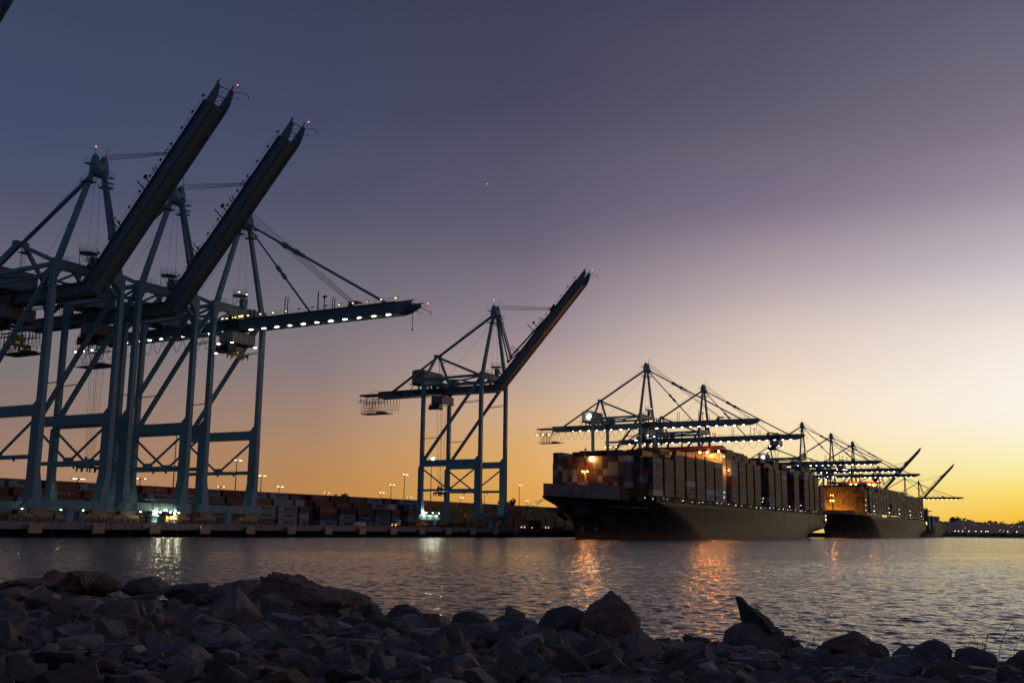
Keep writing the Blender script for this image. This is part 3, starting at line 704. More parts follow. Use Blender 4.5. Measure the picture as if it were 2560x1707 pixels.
CR = [
 (109.9, A_+' with raised boom, its tip just showing at the top left corner', 1, 0, -30, None, {}),
 (172.07, A_+' with raised boom, leftmost with legs in view', 1, 0, -33.4, (-27.5, 55.0, YELLOW), dict(num=(1, '8'))),
 (200.04, A_+' with raised boom, between the leftmost crane and the horizontal boom crane', 1, 0, -31.2, (-28.6, 22.6, STEEL), dict(num=(-1, '9'))),
 (229.12, A_+' with level lit boom, third from the left', 0, 1, -3.2, (0.3, 58.9, YELLOW), {}),
 (389.81, A_+' with raised boom standing alone left of the near ship', 1, 0, -30.2, (-27.6, 21.8, STEEL), {}),
 (572.05, A_+' with level boom over the bow half of the near ship', 0, 1, -3.4, (0.3, 55, STEEL), dict(flood=True)),
 (676.41, A_+' with trolley run out over the stern half of the near ship', 0, 1, 46.5, (49.5, 50, STEEL), {}),
 (949.80, A_+' with level boom just beyond the near ship, floodlit house', 0, 1, 31, (34, 48, STEEL), dict(flood=True)),
 (1067.99, A_+' behind the lit bridge of the second ship, tallest there', 0, 1, -4, (0, 55, STEEL), {}),
 (1173.3, A_+' with level boom over the middle of the second ship', 0, 1, 20, (23, 50, STEEL), {}),
 (1330.2-8.6, 'smaller dark crane with raised boom at the stern of the second ship', 1, 0, -30, None, dict(scale=.785, letters=False)),
 (1526.7-8.6, 'smaller dark crane with level lit boom near the feeder ship', 0, 1, -10, None, dict(scale=.785, letters=False)),
 (1650.8-8.6, 'smaller dark crane with raised boom, farthest right of all', 1, 0, -30, None, dict(scale=.785, letters=False)),
]
for T_, lab, up_, lit, tx, spr, kw in CR: crane(T_, lab, up_, lit, tx, spr, **kw)

# ------------------------------------------------------------------ containers
CM, nt, b = new_mat('container_paint'); N = nt.nodes; K = nt.links
oi = N.new('ShaderNodeObjectInfo'); tc = N.new('ShaderNodeTexCoord')
def cont_mat(nt, b, src):
    N = nt.nodes; K = nt.links; tc = N.new('ShaderNodeTexCoord')
    n1 = N.new('ShaderNodeTexNoise'); n1.inputs['Scale'].default_value = .7; n1.inputs['Detail'].default_value = 6; K.new(tc.outputs['Object'], n1.inputs['Vector'])
    mr = N.new('ShaderNodeMapRange'); mr.inputs['To Min'].default_value = .62; mr.inputs['To Max'].default_value = 1.3; K.new(n1.outputs['Fac'], mr.inputs['Value'])
    mx = N.new('ShaderNodeMix'); mx.data_type = 'RGBA'; mx.blend_type = 'MULTIPLY'; mx.inputs['Factor'].default_value = 1
    K.new(src, mx.inputs['A']); K.new(mr.outputs['Result'], mx.inputs['B']); K.new(mx.outputs['Result'], b.inputs['Base Color'])
    wv = N.new('ShaderNodeTexWave'); wv.wave_type = 'BANDS'; wv.bands_direction = 'Y'; wv.inputs['Scale'].default_value = 1.15; K.new(tc.outputs['Object'], wv.inputs['Vector'])
    bp = N.new('ShaderNodeBump'); bp.inputs['Strength'].default_value = .7; bp.inputs['Distance'].default_value = .03
    K.new(wv.outputs['Fac'], bp.inputs['Height']); K.new(bp.outputs['Normal'], b.inputs['Normal']); b.inputs['Roughness'].default_value = .6
cont_mat(nt, b, oi.outputs['Color'])
CS, nt, b = new_mat('stacked_container_paint'); at = nt.nodes.new('ShaderNodeAttribute'); at.attribute_name = 'tint'; cont_mat(nt, b, at.outputs['Color'])
def cont_mesh(ln):
    b = MB(); h = 2.77; y0, y1 = -ln/2, ln/2; x = 1.2
    b.box(-x+.05, x-.05, y0+.05, y1-.05, .08, h-.05)
    for sx_ in (-1, 1):
        for yy in (y0, y1):
            b.box(sx_*x-(.16 if sx_ > 0 else 0), sx_*x+(0 if sx_ > 0 else .16), min(yy, yy-.16*np.sign(yy)), max(yy, yy-.16*np.sign(yy)), 0, h)
        a0, a1 = (x-.06, x-.004) if sx_ > 0 else (-x+.004, -x+.06)
        b.box(a0, a1, y0+.16, y1-.16, 0, .15).box(a0, a1, y0+.16, y1-.16, h-.12, h-.01)
    for e in (-1, 1):
        c0, c1 = sorted((e*(ln/2-.06), e*(ln/2-.004))); b.box(-x+.16, x-.16, c0, c1, 0, .15).box(-x+.16, x-.16, c0, c1, h-.12, h-.01)
    for xx in (-.85, -.3, .3, .85): b.box(xx-.025, xx+.025, y0-.02, y0+.05, .15, h-.12)
    return b.mesh('container', CM)
C40, C20 = cont_mesh(12.19), cont_mesh(6.06)
COL = {'grey': (.46, .475, .49), 'pale grey': (.56, .56, .54), 'dark grey': (.10, .11, .12), 'rust brown': (.19, .066, .04), 'brown': (.22, .10, .06), 'red': (.33, .045, .035), 'navy blue': (.035, .05, .13),
       'ochre yellow': (.33, .22, .075), 'tan': (.30, .21, .12), 'orange': (.42, .14, .045), 'teal green': (.10, .22, .20), 'white': (.7, .66, .62), 'charcoal': (.035, .04, .045), 'yellow': (.48, .31, .03), 'maroon': (.14, .03, .03), 'slate blue': (.12, .16, .24), 'olive': (.19, .17, .07)}
COL = {k: tuple(x*.6 for x in v) for k, v in COL.items()}
CONT = []   # every container in view: dict(pos, len, colour, label, marks, size)
def project_area(p, ln, side):
    v = p-cam.location; d = v.dot(fw); return (ln if side else 2.4)*2.8/(d*d)
def add_c(t, w, z, ln, colr, label, marks=None, big=1.0, grp=None): CONT.append((big*project_area(L(t, w, z), ln, big >= 1), t, w, z, ln, colr, label, marks, grp))
STACK = MB(); STACK.c = []
def stack_box(t, w, z, ln, c, cols=None):
    """a run-of-the-mill container deep in a stack, in world coordinates"""
    n = len(STACK.f); y0, y1 = t-ln/2, t+ln/2; vs = []
    for zz in (z+.02, z+2.86):
        for a, b_ in ((w-1.19, y0), (w+1.19, y0), (w+1.19, y1), (w-1.19, y1)): p = L(b_, a, zz); vs.append(tuple(p))
    STACK.add(vs, [(0, 3, 2, 1), (4, 5, 6, 7), (0, 1, 5, 4), (1, 2, 6, 5), (2, 3, 7, 6), (3, 0, 4, 7)])
    k = rnd.uniform(.85, 1.15); STACK.c += [tuple(x*k for x in c)]*6
LOGO = MB(); LOGO.box(-.02, .0, -.62, .62, -.62, .62)
star = []
for k in range(14):
    a = math.pi*k/7; r_ = .46 if k % 2 == 0 else .2; star.append((r_*math.sin(a), r_*math.cos(a)))
LOGO.prism(star, .001, .02, 1, 'x'); LOGO = LOGO.mesh('emblem', [paint('sky_blue', (.20, .42, .62), .5, .05), WHITE])
CHEV = MB(); CHEV.prism([(-.6, -.6), (-.3, -.6), (.25, 0), (-.3, .6), (-.6, .6), (-.08, 0)], 0, .03, 0, 'x').prism([(.1, -.1), (.35, -.1), (.7, -.6), (.45, -.6)], 0, .03, 0, 'x').prism([(.1, .1), (.35, .1), (.7, .6), (.45, .6)], 0, .03, 0, 'x'); CHEV = CHEV.mesh('emblem', WHITE)
SQ = MB().box(0, .02, -.6, .6, -.6, .6).mesh('emblem', WHITE); DM = MB().box(0, .02, -.2, .2, -.55, .55).mesh('emblem', INK)
PALE = paint('pale_lettering', (.55, .5, .46), .6, .1)
def letters(o, kind, ln):
    x = 1.19; s = ln/12.19
    if kind == 'MAERSK': ob('emblem', LOGO, o, (x+.02, -3.7*s, 1.55), (0, 0, 0), (1, s**.4, s**.4)); put_text('MAERSK', o, (-2.5*s, 4.3*s, 1.05, 2.0, x), 'y+', INK)
    elif kind == 'HAMBURG': put_text('HAMBURG', o, (-4.7*s, .1*s, 1.2, 1.75, x), 'y+', PALE); ob('emblem', CHEV, o, (x, 1.3*s, 1.5), (0, 0, 0), (1, 1, 1)); put_text('SÜD', o, (2.4*s, 4.7*s, 1.2, 1.9, x), 'y+', PALE)
    elif kind == 'Safmarine': ob('emblem', SQ, o, (x, -4.2*s, 1.5), (0, 0, 0), (1, .6, .6)); put_text('Safmarine', o, (-2.4*s, 3.6*s, .7, 2.1, x), 'y+', PALE, .3)
    elif kind == 'square': ob('emblem', SQ, o, (x, 0, 1.6), (0, 0, 0), (1, 1.1, 1))
    elif kind == 'mark': ob('emblem', DM, o, (x, -.4, 1.5))

# ---- stacks on the quay: five tiers stepping back from the water
W0 = -74.5; PITCH_Y = 13.85; T0 = 331.2   # slot a starts here
names = {'M': ('grey', 'MAERSK'), 'P': ('pale grey', 'MAERSK'), 'H': ('red', 'HAMBURG'), 'B': ('rust brown', None), 'K': ('brown', None), 'D': ('charcoal', None), 'N': ('navy blue', None), 'S': ('navy blue', 'Safmarine'), 'Q': ('navy blue', 'square'),
         'G': ('pale grey', None), 'Y': ('ochre yellow', 'mark'), 'T': ('teal green', None), 'R': ('red', None), 'O': ('orange', None), 'E': ('olive', None), 'A': ('tan', None), 'm': ('maroon', None)}
SLOT = {-9: 'BGKBM', -8: 'DBMBM', -7: 'MBBHB', -6: 'GKBBM', -5: 'BMBSD', -4: 'MBGMH', -3: 'DKBMR', -2: 'BMDKM', -1: 'KBRBm', 0: 'BMMBM', 1: 'MPMGM', 2: 'MGBGB', 3: 'MDHBH', 4: 'MMDHm', 5: 'PSBBB', 6: 'MMDMM', 7: 'GTRPm', 8: 'BPBQM', 9: 'OEMOG',
        10: 'YKEEO', 11: 'BYKEY', 12: 'KYYBB', 13: 'EYYBm', 14: 'KYEmB', 15: 'BBYmB'}
used_n = {}
for k in range(-9, 27):
    if k in SLOT: s_ = SLOT[k]
    else: s_ = ''.join(rnd.choice('YYYEBKAYBTm' if j < 4 else 'BKYmBE') for j in range(5))
    short = k in (2, 7)
    for j, ch in enumerate(s_):
        tier = j; row = (0, 0, 0, 1, 2)[j]; cn, mk = names[ch]
        t = T0+k*PITCH_Y; ww = W0-row*2.62; ln = 6.06 if short else 12.19
        tc_ = t+6.1-(3.0 if short else 0)
        kk = k+10
        lab = f'{cn} container, {["lowest", "second", "third", "fourth", "topmost"][j]} tier of the {ordinal(kk)} stack along the quay'
        if mk in ('MAERSK',): lab = lab.replace(' container,', ' container with black lettering,')
        elif mk == 'HAMBURG': lab = lab.replace(' container,', ' container with white lettering,')
        add_c(tc_, ww, ZQ+.15+j*2.87, ln, cn, lab, mk, 1.0 if j < 5 else 1, 'containers stacked on the quay')
        for r2 in range(row+1, 3): pass
    for r2 in range(0, 4):            # rows behind, hidden but for their tops
        for j in range(5 if r2 >= 2 else 4 if r2 == 1 else 3):
            if r2 == 3 and k > 3 and rnd.random() < .3 and j == 4: continue
            if r2 == 0 or (r2 == 1 and j == 3) or (r2 == 2 and j == 4): continue
            stack_box(t+6.1, W0-r2*2.62, ZQ+.15+j*2.87, 12.19, COL[rnd.choice(['rust brown', 'grey', 'brown', 'charcoal', 'navy blue'])])
for k in range(27, 60):
    for j in range(5): stack_box(T0+k*PITCH_Y+6.1, W0-(0, 0, 0, 1, 2)[j]*2.62, ZQ+.15+j*2.87, 12.19, COL[rnd.choice(['rust brown', 'ochre yellow', 'brown', 'olive', 'grey', 'red'])])
for k in range(-14, 40):  # next block landward
    for r2 in range(2):
        for j in range(rnd.choice((4, 5, 5))): stack_box(T0+k*PITCH_Y+rnd.uniform(4, 8), W0-32-r2*2.7, ZQ+.15+j*2.87, 12.19, COL[rnd.choice(['rust brown', 'grey', 'brown', 'ochre yellow', 'navy blue'])])

# ------------------------------------------------------------------ ships
def stem(f): return float(np.interp(f, [0, .18, .35, .47, .61, .75, .88, 1], [30.5, 30.3, 28.6, 25.2, 20, 13.6, 6.4, 0]))
def hull_mesh(Ln, B, deck, sheer, mats, ovh=30.5, entry=95, stern_cut=38):
    """bow at y=0 pointing to -y; x is beam; z above the water"""
    zs = [-.6, 0, 1.1, 2.3, 4.2, 6.5, 9, 11.5, 14, 1e9]; b = MB(); rows = []
    hb = B/2
    def zt(y): return deck+sheer*max(0, 1-y/75)**1.6
    us = [0, .012, .03, .06, .1, .15, .21, .28, .36, .45, .55, .66, .78, .9, 1.0]
    for i, z in enumerate(zs):
        f = min(1, max(0, (min(z, deck+sheer))/(deck+sheer)))
        y0 = stem(f)*ovh/30.5; Lz = entry*(1-f)+63*f
        p = 2.3-(.55)*(1-f)
        row = []; p = 1.34+.2*(1-f)
        for u in us:
            y = y0+u*Lz; bw = hb*(1-(1-u)**p)
            row.append((bw, y))
        yend = Ln-stern_cut*max(0, 1-z/6.8)**.8 if z < 6.8 else Ln
        ym = Ln-95
        for v in (0, .3, .55, .75, .9, 1):
            y = ym+(yend-ym)*v; tuck = hb*(1-.12*max(0, (v-.5)*2)**2*(1-f)-.35*max(0, (v-.4)/.6)**2*max(0, 1-z/7))
            row.append((tuck, y))
        rows.append([(bw, y, zt(y) if z > 1e8 else min(z, zt(y)-.02*(9-i)-.3)) for bw, y in row])
    n = len(rows[0]); vs = []
    for r_ in rows: vs += [(bw, y, z) for bw, y, z in r_]
    for r_ in rows: vs += [(-bw, y, z) for bw, y, z in r_]
    off = len(rows)*n; fs = []; ms = []
    for i in range(len(rows)-1):
        for j in range(n-1):
            a = i*n+j; fs.append((a, a+1, a+n+1, a+n)); fs.append((off+a, off+a+n, off+a+n+1, off+a+1)); ms += [1 if i < 3 else 0]*2
        a = i*n+n-1; fs.append((a, off+a, off+a+n, a+n)); ms.append(1 if i < 3 else 0)
    t = (len(rows)-1)*n
    for j in range(n-1): fs.append((t+j, t+j+1, off+t+j+1, off+t+j)); ms.append(2)
    b.v = vs; b.f = fs; b.m = ms; me = b.mesh('hull', mats)
    sm = [True]*len(me.polygons); me.polygons.foreach_set('use_smooth', sm)
    me.set_sharp_from_angle(angle=D2R(35))
    return me
HULL = paint('black_hull_paint', (.030, .028, .027), .5, .5, .16, ((.095, .080, .064), (.24, .11, .03), .47), 0, .35)
_nt = HULL.node_tree; _N = _nt.nodes; _b = _N['Principled BSDF']; _src = _b.inputs['Base Color'].links[0].from_socket     # plate seams
_tc = _N.new('ShaderNodeTexCoord'); _s = _N.new('ShaderNodeSeparateXYZ'); _c = _N.new('ShaderNodeCombineXYZ'); _nt.links.new(_tc.outputs['Object'], _s.inputs[0]); _nt.links.new(_s.outputs['Y'], _c.inputs['X']); _nt.links.new(_s.outputs['Z'], _c.inputs['Y'])
_bk = _N.new('ShaderNodeTexBrick'); _bk.inputs['Scale'].default_value = 1; _bk.inputs['Brick Width'].default_value = 11; _bk.inputs['Row Height'].default_value = 2.6; _bk.inputs['Mortar Size'].default_value = .12
_bk.inputs['Color1'].default_value = (1, 1, 1, 1); _bk.inputs['Color2'].default_value = (.82, .82, .82, 1); _bk.inputs['Mortar'].default_value = (.62, .6, .58, 1); _nt.links.new(_c.outputs[0], _bk.inputs['Vector'])
_m = _N.new('ShaderNodeMix'); _m.data_type = 'RGBA'; _m.blend_type = 'MULTIPLY'; _m.inputs['Factor'].default_value = 1; _nt.links.new(_src, _m.inputs['A']); _nt.links.new(_bk.outputs['Color'], _m.inputs['B']); _nt.links.new(_m.outputs['Result'], _b.inputs['Base Color'])
BOOT = paint('red_boot_topping', (.14, .03, .028), .55, .35, .15, ((.05, .03, .028), (.5, .3, .05), .54))
DECK = paint('deck_paint', (.10, .07, .06), .7, .3, .2)
LILAC = paint('grey_superstructure', (.17, .155, .165), .5, .15, .12, ((.24, .2, .19), (.5, .5, .05), .6))
SHIPS = {}
def ship(name, label, t0, c, Ln, B, deck, sheer, group='container ships moored along the quay', **k):
    r = empty(name, L(t0, c, 0), label, 'ship', group)
    ob('hull', hull_mesh(Ln, B, deck, sheer, [k.get('hull', HULL), BOOT, DECK], k.get('ovh', 30.5), k.get('entry', 95), k.get('cut', 38)), r)
    return r
# near ship: beam centre at w=35.5, stem head at t=380.5
C1, B1, T1 = 35.5, 51.0, 380.5
s1 = ship('container_ship', 'nearest container ship, black hull with red waterline, stacked high with containers', T1, C1, 394, B1, 16.0, 1.1)
def fore(Ln_, hb, zlo, zhi, y1, inset):
    b = MB(); us = [0, .02, .05, .1, .17, .26, .37, .5, .6]; pts = []
    for u in us:
        y = u*63+1.2; pts.append((max(.3, hb*(1-(1-u)**1.34)-inset), min(y, y1)))
    ring = pts+[(-x, y) for x, y in reversed(pts)]; n = len(ring)
    b.add([(x, y, zlo-.25*y/30) for x, y in ring]+[(x*.995, y, zhi) for x, y in ring], [(i, (i+1) % n, n+(i+1) % n, n+i) for i in range(n)]+[tuple(range(n, 2*n))])
    b.add([(x*1.004, y-.05, zhi-.35) for x, y in ring]+[(x*1.004, y-.05, zhi+.15) for x, y in ring], [(i, (i+1) % n, n+(i+1) % n, n+i) for i in range(n)])
    return b
ob('forecastle', fore(0, B1/2, 16.6, 21.9, 39, .5).mesh('forecastle', LILAC), s1)
for y in (13.0, 18.5):
    fl = MB(); xs_ = B1/2*(1-(1-y/63)**1.34)+.1
    for k in range(14):
        a = 6.283*k/14; a2 = 6.283*(k+1)/14
        fl.tube((xs_, y+1.0*math.cos(a), 18.6+1.0*math.sin(a)), (xs_, y+1.0*math.cos(a2), 18.6+1.0*math.sin(a2)), .16, 0, 5)
    ob('fairlead_ring', fl.mesh('fairlead_ring', STEEL), s1)
slf = MB().tube((0, 0, 0), (0, .35, 0), .5, 1, 12, .35).tube((0, -.03, 0), (0, -.005, 0), .47, 0, 12).mesh('floodlight', [L_SODF, STEEL])
# mast
mb = MB(); mb.tube((0, 0, 0), (0, 0, 12.5), .62, 0, 10, .4).tube((0, 0, 12.5), (0, 0, 16.0), .22, 0, 6).box(-1.3, 1.3, -.5, .5, 12.2, 12.4, 1).ball((0, 0, 16.6), .42, 1, 8, 5, 1.5).tube((0, 0, 16.8), (0, 0, 18.2), .06, 1, 4)
mb.tube((-1.6, 0, 6.4), (1.6, 0, 6.4), .09, 0, 5).tube((-1.3, -.4, 0), (-1.3, -.4, 6.4), .04, 0, 4).box(-.9, -.3, -.6, .2, 13.0, 14.2, 1).box(.4, 1.1, -.6, 0, 10.2, 10.9, 1).box(.7, 2.2, -.7, .7, 0, .1, 1)
for z in (.7, 1.4, 2.1): mb.tube((.7, -.7, z), (2.2, -.7, z), .04, 1, 4)
for x in (.7, 1.4, 2.2): mb.tube((x, -.7, 0), (x, -.7, 2.1), .04, 1, 4)
fm1 = ob('foremast', mb.mesh('foremast', [LILAC, STEEL]), s1, (.3, 40.3, 22))
sl = MB().ball((0, 0, 0), .42, 0, 8, 4).mesh('floodlight', L_SOD); sls = MB().ball((0, 0, 0), .24, 0, 6, 4).mesh('floodlight', L_SOD)
for x, z in ((-1.2, 6.9), (1.15, 6.9)): ob('floodlight', slf, fm1, (x, -.5, z), (D2R(20), 0, D2R(12)), (.6, .6, .6)); ob('floodlight', sls, fm1, (x*.8, .6, z), (0, 0, 0), (.7, .7, .7))
ob('floodlight', MB().box(-1.1, 1.1, -.12, .12, -.8, .8).mesh('floodlight', lamp_mat('lamp_masthead', (1, .62, .2), 42)), fm1, (1.9, 2.6, 12.6))
# bridge house
def house(hw, y0, y1, z0, z1, wing, red=True):
    b = MB(); b.box(-hw, hw, y0, y1, z0, z1-3.2).box(-hw-.1, hw+.1, y0-.1, y1, z1-3.35, z1-3.2, 1)
    b.box(-hw*.75, hw*.75, y0-.6, y1-2, z1-3.2, z1); b.box(-wing, wing, y0-.8, y0+3.4, z1-1.1, z1-.1, 1).box(-wing, wing, y0-.85, y0-.8, z1-.1, z1+.5, 1)
    b.box(-hw*.7, hw*.7, y0-.66, y0-.6, z1-2.4, z1-1.3, 2)
    for k in range(int((z1-z0-4)/3)):
        for i in range(-6, 7): b.box(i*hw/7-.5, i*hw/7+.5, y0-.04, y0+.02, z0+1+3*k, z0+2.1+3*k, 2)
    return b
bh = ob('bridge_house', house(23, 161, 170, 16, 48.2, 25).mesh('bridge_house', [WHITE, RED, GLASS]), s1)
m2 = MB(); m2.tube((0, 165, 48), (0, 165, 57), .5, 0, 8, .3).box(-5, 5, 164.6, 165.4, 53.2, 53.5).box(-3, 3, 164.6, 165.4, 55.2, 55.4).ball((-12, 165, 51), .9, 0, 8, 6).tube((-12, 165, 48), (-12, 165, 50.5), .15, 0, 5)
for x in (-17, -8, 6, 9, 14): m2.tube((x, 165, 48), (x, 165, 50+rnd.random()*3), .1, 0, 4)
for x in range(-22, 23, 2): m2.tube((x, 160.6, 48.2), (x, 160.6, 49.3), .04, 0, 4)
m2.tube((-22, 160.6, 49.3), (22, 160.6, 49.3), .04, 0, 4)
ob('radar_mast', m2.mesh('radar_mast', STEEL), s1)
for x, z in ((12.2, 45.2), (16.1, 45.2), (22.6, 45.4)): ob('floodlight', slf, bh, (x, 159.3, z), (D2R(14), 0, D2R(12)))
ob('floodlight', sls, bh, (18.5, 158.6, 43.2))
ob('floodlight', sls, bh, (24.6, 161.5, 43.0)); ob('floodlight', sls, bh, (25.2, 167.5, 36))
db = MB().ball((0, 0, 0), .13, 0, 6, 4).mesh('deck_lamp', L_DECK)
def lash(r, y, x, z0, z1):
    b = MB()
    for yy in (y-.5, y+.5): b.box(x-.12, x+.12, yy-.1, yy+.1, z0, z1)
    for z in np.arange(z0+1, z1, 2.9): b.box(x-.1, x+.1, y-.4, y+.4, z-.08, z+.08)
    ob('lashing_bridge', b.mesh('lashing_bridge', LILAC), r)
# bays: (t start, top of the outer stack in tiers, tiers of the inner rows)
bays1 = [(437.8, 6, 7), (452.2, 6, 7), (466.6, 7, 8), (481.4, 7, 8), (496, 7, 8), (510.4, 7, 8), (524.7, 7, 8), (551.8, 8, 10), (566.6, 8, 10), (581, 8, 10), (595.9, 8, 10), (624.9, 8, 10), (640.1, 8, 9.9), (654.5, 8, 10), (684.8, 8, 10), (711.2, 8, 9), (725.2, 8, 10), (740.6, 8, 10), (757, 6, 7)]
Z1 = 18.75
SIDE = {0: ['white', 'brown', 'navy blue', 'orange', 'slate blue', 'tan'], 1: ['brown', 'tan', 'rust brown', 'rust brown', 'rust brown', 'brown'], 2: ['rust brown', 'brown', 'brown', 'tan', 'ochre yellow', 'ochre yellow', 'tan'],
        3: ['red', 'slate blue', 'pale grey', 'red', 'brown', 'rust brown', 'brown'], 4: ['ochre yellow', 'brown', 'ochre yellow', 'slate blue', 'ochre yellow', 'brown', 'brown'], 5: ['grey', 'pale grey', 'dark grey', 'orange', 'rust brown', 'brown', 'olive'], 6: ['dark grey', 'grey', 'slate blue', 'brown', 'rust brown', 'rust brown', 'white']}
PAL = ['brown', 'tan', 'rust brown', 'slate blue', 'ochre yellow', 'rust brown', 'grey', 'orange', 'red', 'pale grey', 'brown', 'orange', 'dark grey', 'rust brown']
MK = {(0, 3): 'HAMBURG', (0, 2): 'Safmarine', (3, 0): 'HAMBURG', (3, 3): 'HAMBURG', (5, 3): 'HAMBURG', (4, 0): 'mark', (2, 5): 'mark', (0, 4): 'MAERSK', (3, 1): 'MAERSK', (5, 0): 'MAERSK', (6, 1): 'MAERSK'}
tiers_w = ['lowest', 'second', 'third', 'fourth', 'fifth', 'sixth', 'seventh', 'topmost']
for i, (t, n, inn) in enumerate(bays1):
    for j in range(n):
        cn = SIDE[i][j] if i in SIDE else rnd.choice(PAL)
        add_c(t+6.1, 59.75, Z1+j*2.89, 12.19, cn, f'{cn} container, {tiers_w[j]} tier of the {ordinal(i+1)} long stack from the near ship\'s bow', MK.get((i, j)) or ('MAERSK' if cn == 'grey' else None), 1.0, 'containers stacked on the near ship')
    for rr in range(1, 20):
        w_ = 59.75-rr*2.5; hi = int(inn)-(1 if rr in (1, 17) else 0)-(1 if rnd.random() < .1 else 0)
        if i == 7: hi = int(inn)
        for j in range(hi):
            if rr > 1 and j < hi-2 and rr < 18 and i not in (0, 7, 11, 14, 15): continue     # the deep inside of a block is never seen
            stack_box(t+6.1, w_, Z1+j*2.89, 12.19, COL[rnd.choice(PAL if not (i in (1, 2) and j > 5) else ['yellow', 'orange'])])
    for tt in (t-1.2,): lash(s1, tt-T1, 24.9, 16.2, Z1+(7 if i % 2 else 5.5))
# bow block of end-on 20 ft containers
FACE = ['D G m G m A P D E E S m G m G'.split(), ]
F = [['olive', 'slate blue', 'grey', 'tan', 'rust brown'], ['grey', 'dark grey', 'maroon', 'grey', 'brown'], ['maroon', 'grey', 'grey', 'dark grey', 'dark grey'], ['grey', 'dark grey', 'tan', 'rust brown', 'tan'], ['maroon', 'white', 'grey', 'tan', 'red'],
     ['pale grey', 'tan', 'yellow', 'yellow', 'tan'], ['pale grey', 'olive', 'dark grey', 'orange', 'orange'], ['charcoal', 'maroon', 'rust brown', 'red', 'tan'], ['charcoal', 'dark grey', 'rust brown', 'tan', 'orange'], ['dark grey', 'pale grey', 'maroon', 'tan', 'tan'],
     ['slate blue', 'maroon', 'grey', 'maroon', 'maroon'], ['maroon', 'dark grey', 'grey', 'pale grey', 'dark grey'], ['grey', 'dark grey', 'grey', 'grey', 'maroon'], ['maroon', 'charcoal', 'dark grey', 'olive', 'pale grey'], ['grey', 'slate blue', 'slate blue', 'slate blue', 'white']]
for i in range(15):
    w_ = 18.5+i*2.49
    for j in range(5):
        if i == 0 and j == 4: continue
        z = 21.55+j*2.87-(.7 if i == 1 else 0)
        add_c(428.2, w_, z, 6.06, F[i][j], f'{F[i][j]} container end, {["lowest", "second", "third", "fourth", "top"][j]} row, {ordinal(i+1)} from left above the bow', None, .98, 'containers stacked on the near ship')
for j in range(6):
    for rr in range(1, 16): 
        if rr < 3: stack_box(434.8, 58-rr*2.5-.6, Z1+j*2.89, 6.06, COL[rnd.choice(PAL)])
    cn = ['brown', 'tan', 'grey', 'ochre yellow', 'teal green', 'dark grey'][j]
    add_c(434.8, 56.2, Z1+j*2.89, 6.06, cn, f'short {cn} container, {tiers_w[j]} tier of the narrow stack behind the near bow block', None, 1.0, 'containers stacked on the near ship')
cb = MB().box(-B1/2+1.2, B1/2-1.2, 64, 385, 16.0, Z1-.1).box(-17.5, 17.5, 42, 51, 16, 21.4).box(-20.5, 20.5, 51, 64, 16, Z1-.1)
ob('hatch_cover', cb.mesh('hatch_cover', DECK), s1)
b = MB()
for k in range(50):
    y = 56+k*7.25
    b.box(25.05, 25.3, y-.18, y+.18, 15.9, Z1+.2).box(24.6, 25.1, y-.6, y+.6, Z1-.3, Z1-.05)
ob('stanchion', b.mesh('stanchion', LILAC), s1)['kind'] = 'stuff'
for k in range(34): ob('deck_lamp', db, s1, (25.2, 48+k*9.9+rnd.uniform(-3, 3), 17.3+rnd.uniform(0, .7)), (0, 0, 0), (rnd.uniform(.6, 1.25),)*3)
for t in (539, 545, 611, 617, 670, 676, 699, 706):
    for z in (20.5, 24): ob('deck_lamp', db, s1, (23.5+rnd.uniform(-1, 1), t-T1, z+rnd.uniform(-1, 1)), (0, 0, 0), (1.5, 1.5, 1.5))
gh = MB(); gh.box(-.1, .25, 387, 391.5, 8.5, 15.5, 1); gh2 = MB().box(0, .1, -1, 1, -.4, .4).mesh('gangway_lamp', L_DECK)
pl = MB().box(25.2, 25.56, 386.6, 391.6, 10.0, 15.6).mesh('pilot_recess', GLASS); pr = ob('pilot_recess', pl, s1); ob('gangway_lamp', gh2, pr, (25.6, 389.2, 12.9)); ob('deck_lamp', db, pr, (25.7, 389, 15.8), (0, 0, 0), (2, 2, 2))
def side_x(y, z, hb=25.5, top=17.1):   # half breadth near the bow
    f = min(1, z/top); y0 = stem(f); Lz = 95*(1-f)+63*f; u = min(1, max(0, (y-y0)/Lz)); p = 1.34+.2*(1-f)
    return hb*(1-(1-u)**p)
def side_text(r, s, y0, y1, z0, z1, mat, name='lettering'):
    xa, xb = side_x(y0, (z0+z1)/2), side_x(y1, (z0+z1)/2); xt, xb2 = side_x((y0+y1)/2, z1), side_x((y0+y1)/2, z0)
    me, a0, a1, b0, b1 = text_mesh(s, 1.0, mat, .02, .25)
    o = ob(name, me, r)
    X = Vector((xb-xa, y1-y0, 0)); Ln_ = X.length; X.normalize(); Yv = Vector((xt-xb2, 0, z1-z0)).normalized(); Zv = X.cross(Yv).normalized(); Yv = Zv.cross(X)
    m = Matrix((X*(Ln_/(a1-a0)), Yv*((z1-z0)/(b1-b0)), Zv)).transposed().to_4x4(); m.translation = Vector((xa, y0, z0))+Zv*.35
    o.matrix_basis = m @ Matrix.Translation((-a0, -b0, 0)); return o
side_text(s1, 'ANTON CHARLINE', 36, 60, 13.3, 14.6, PALE)
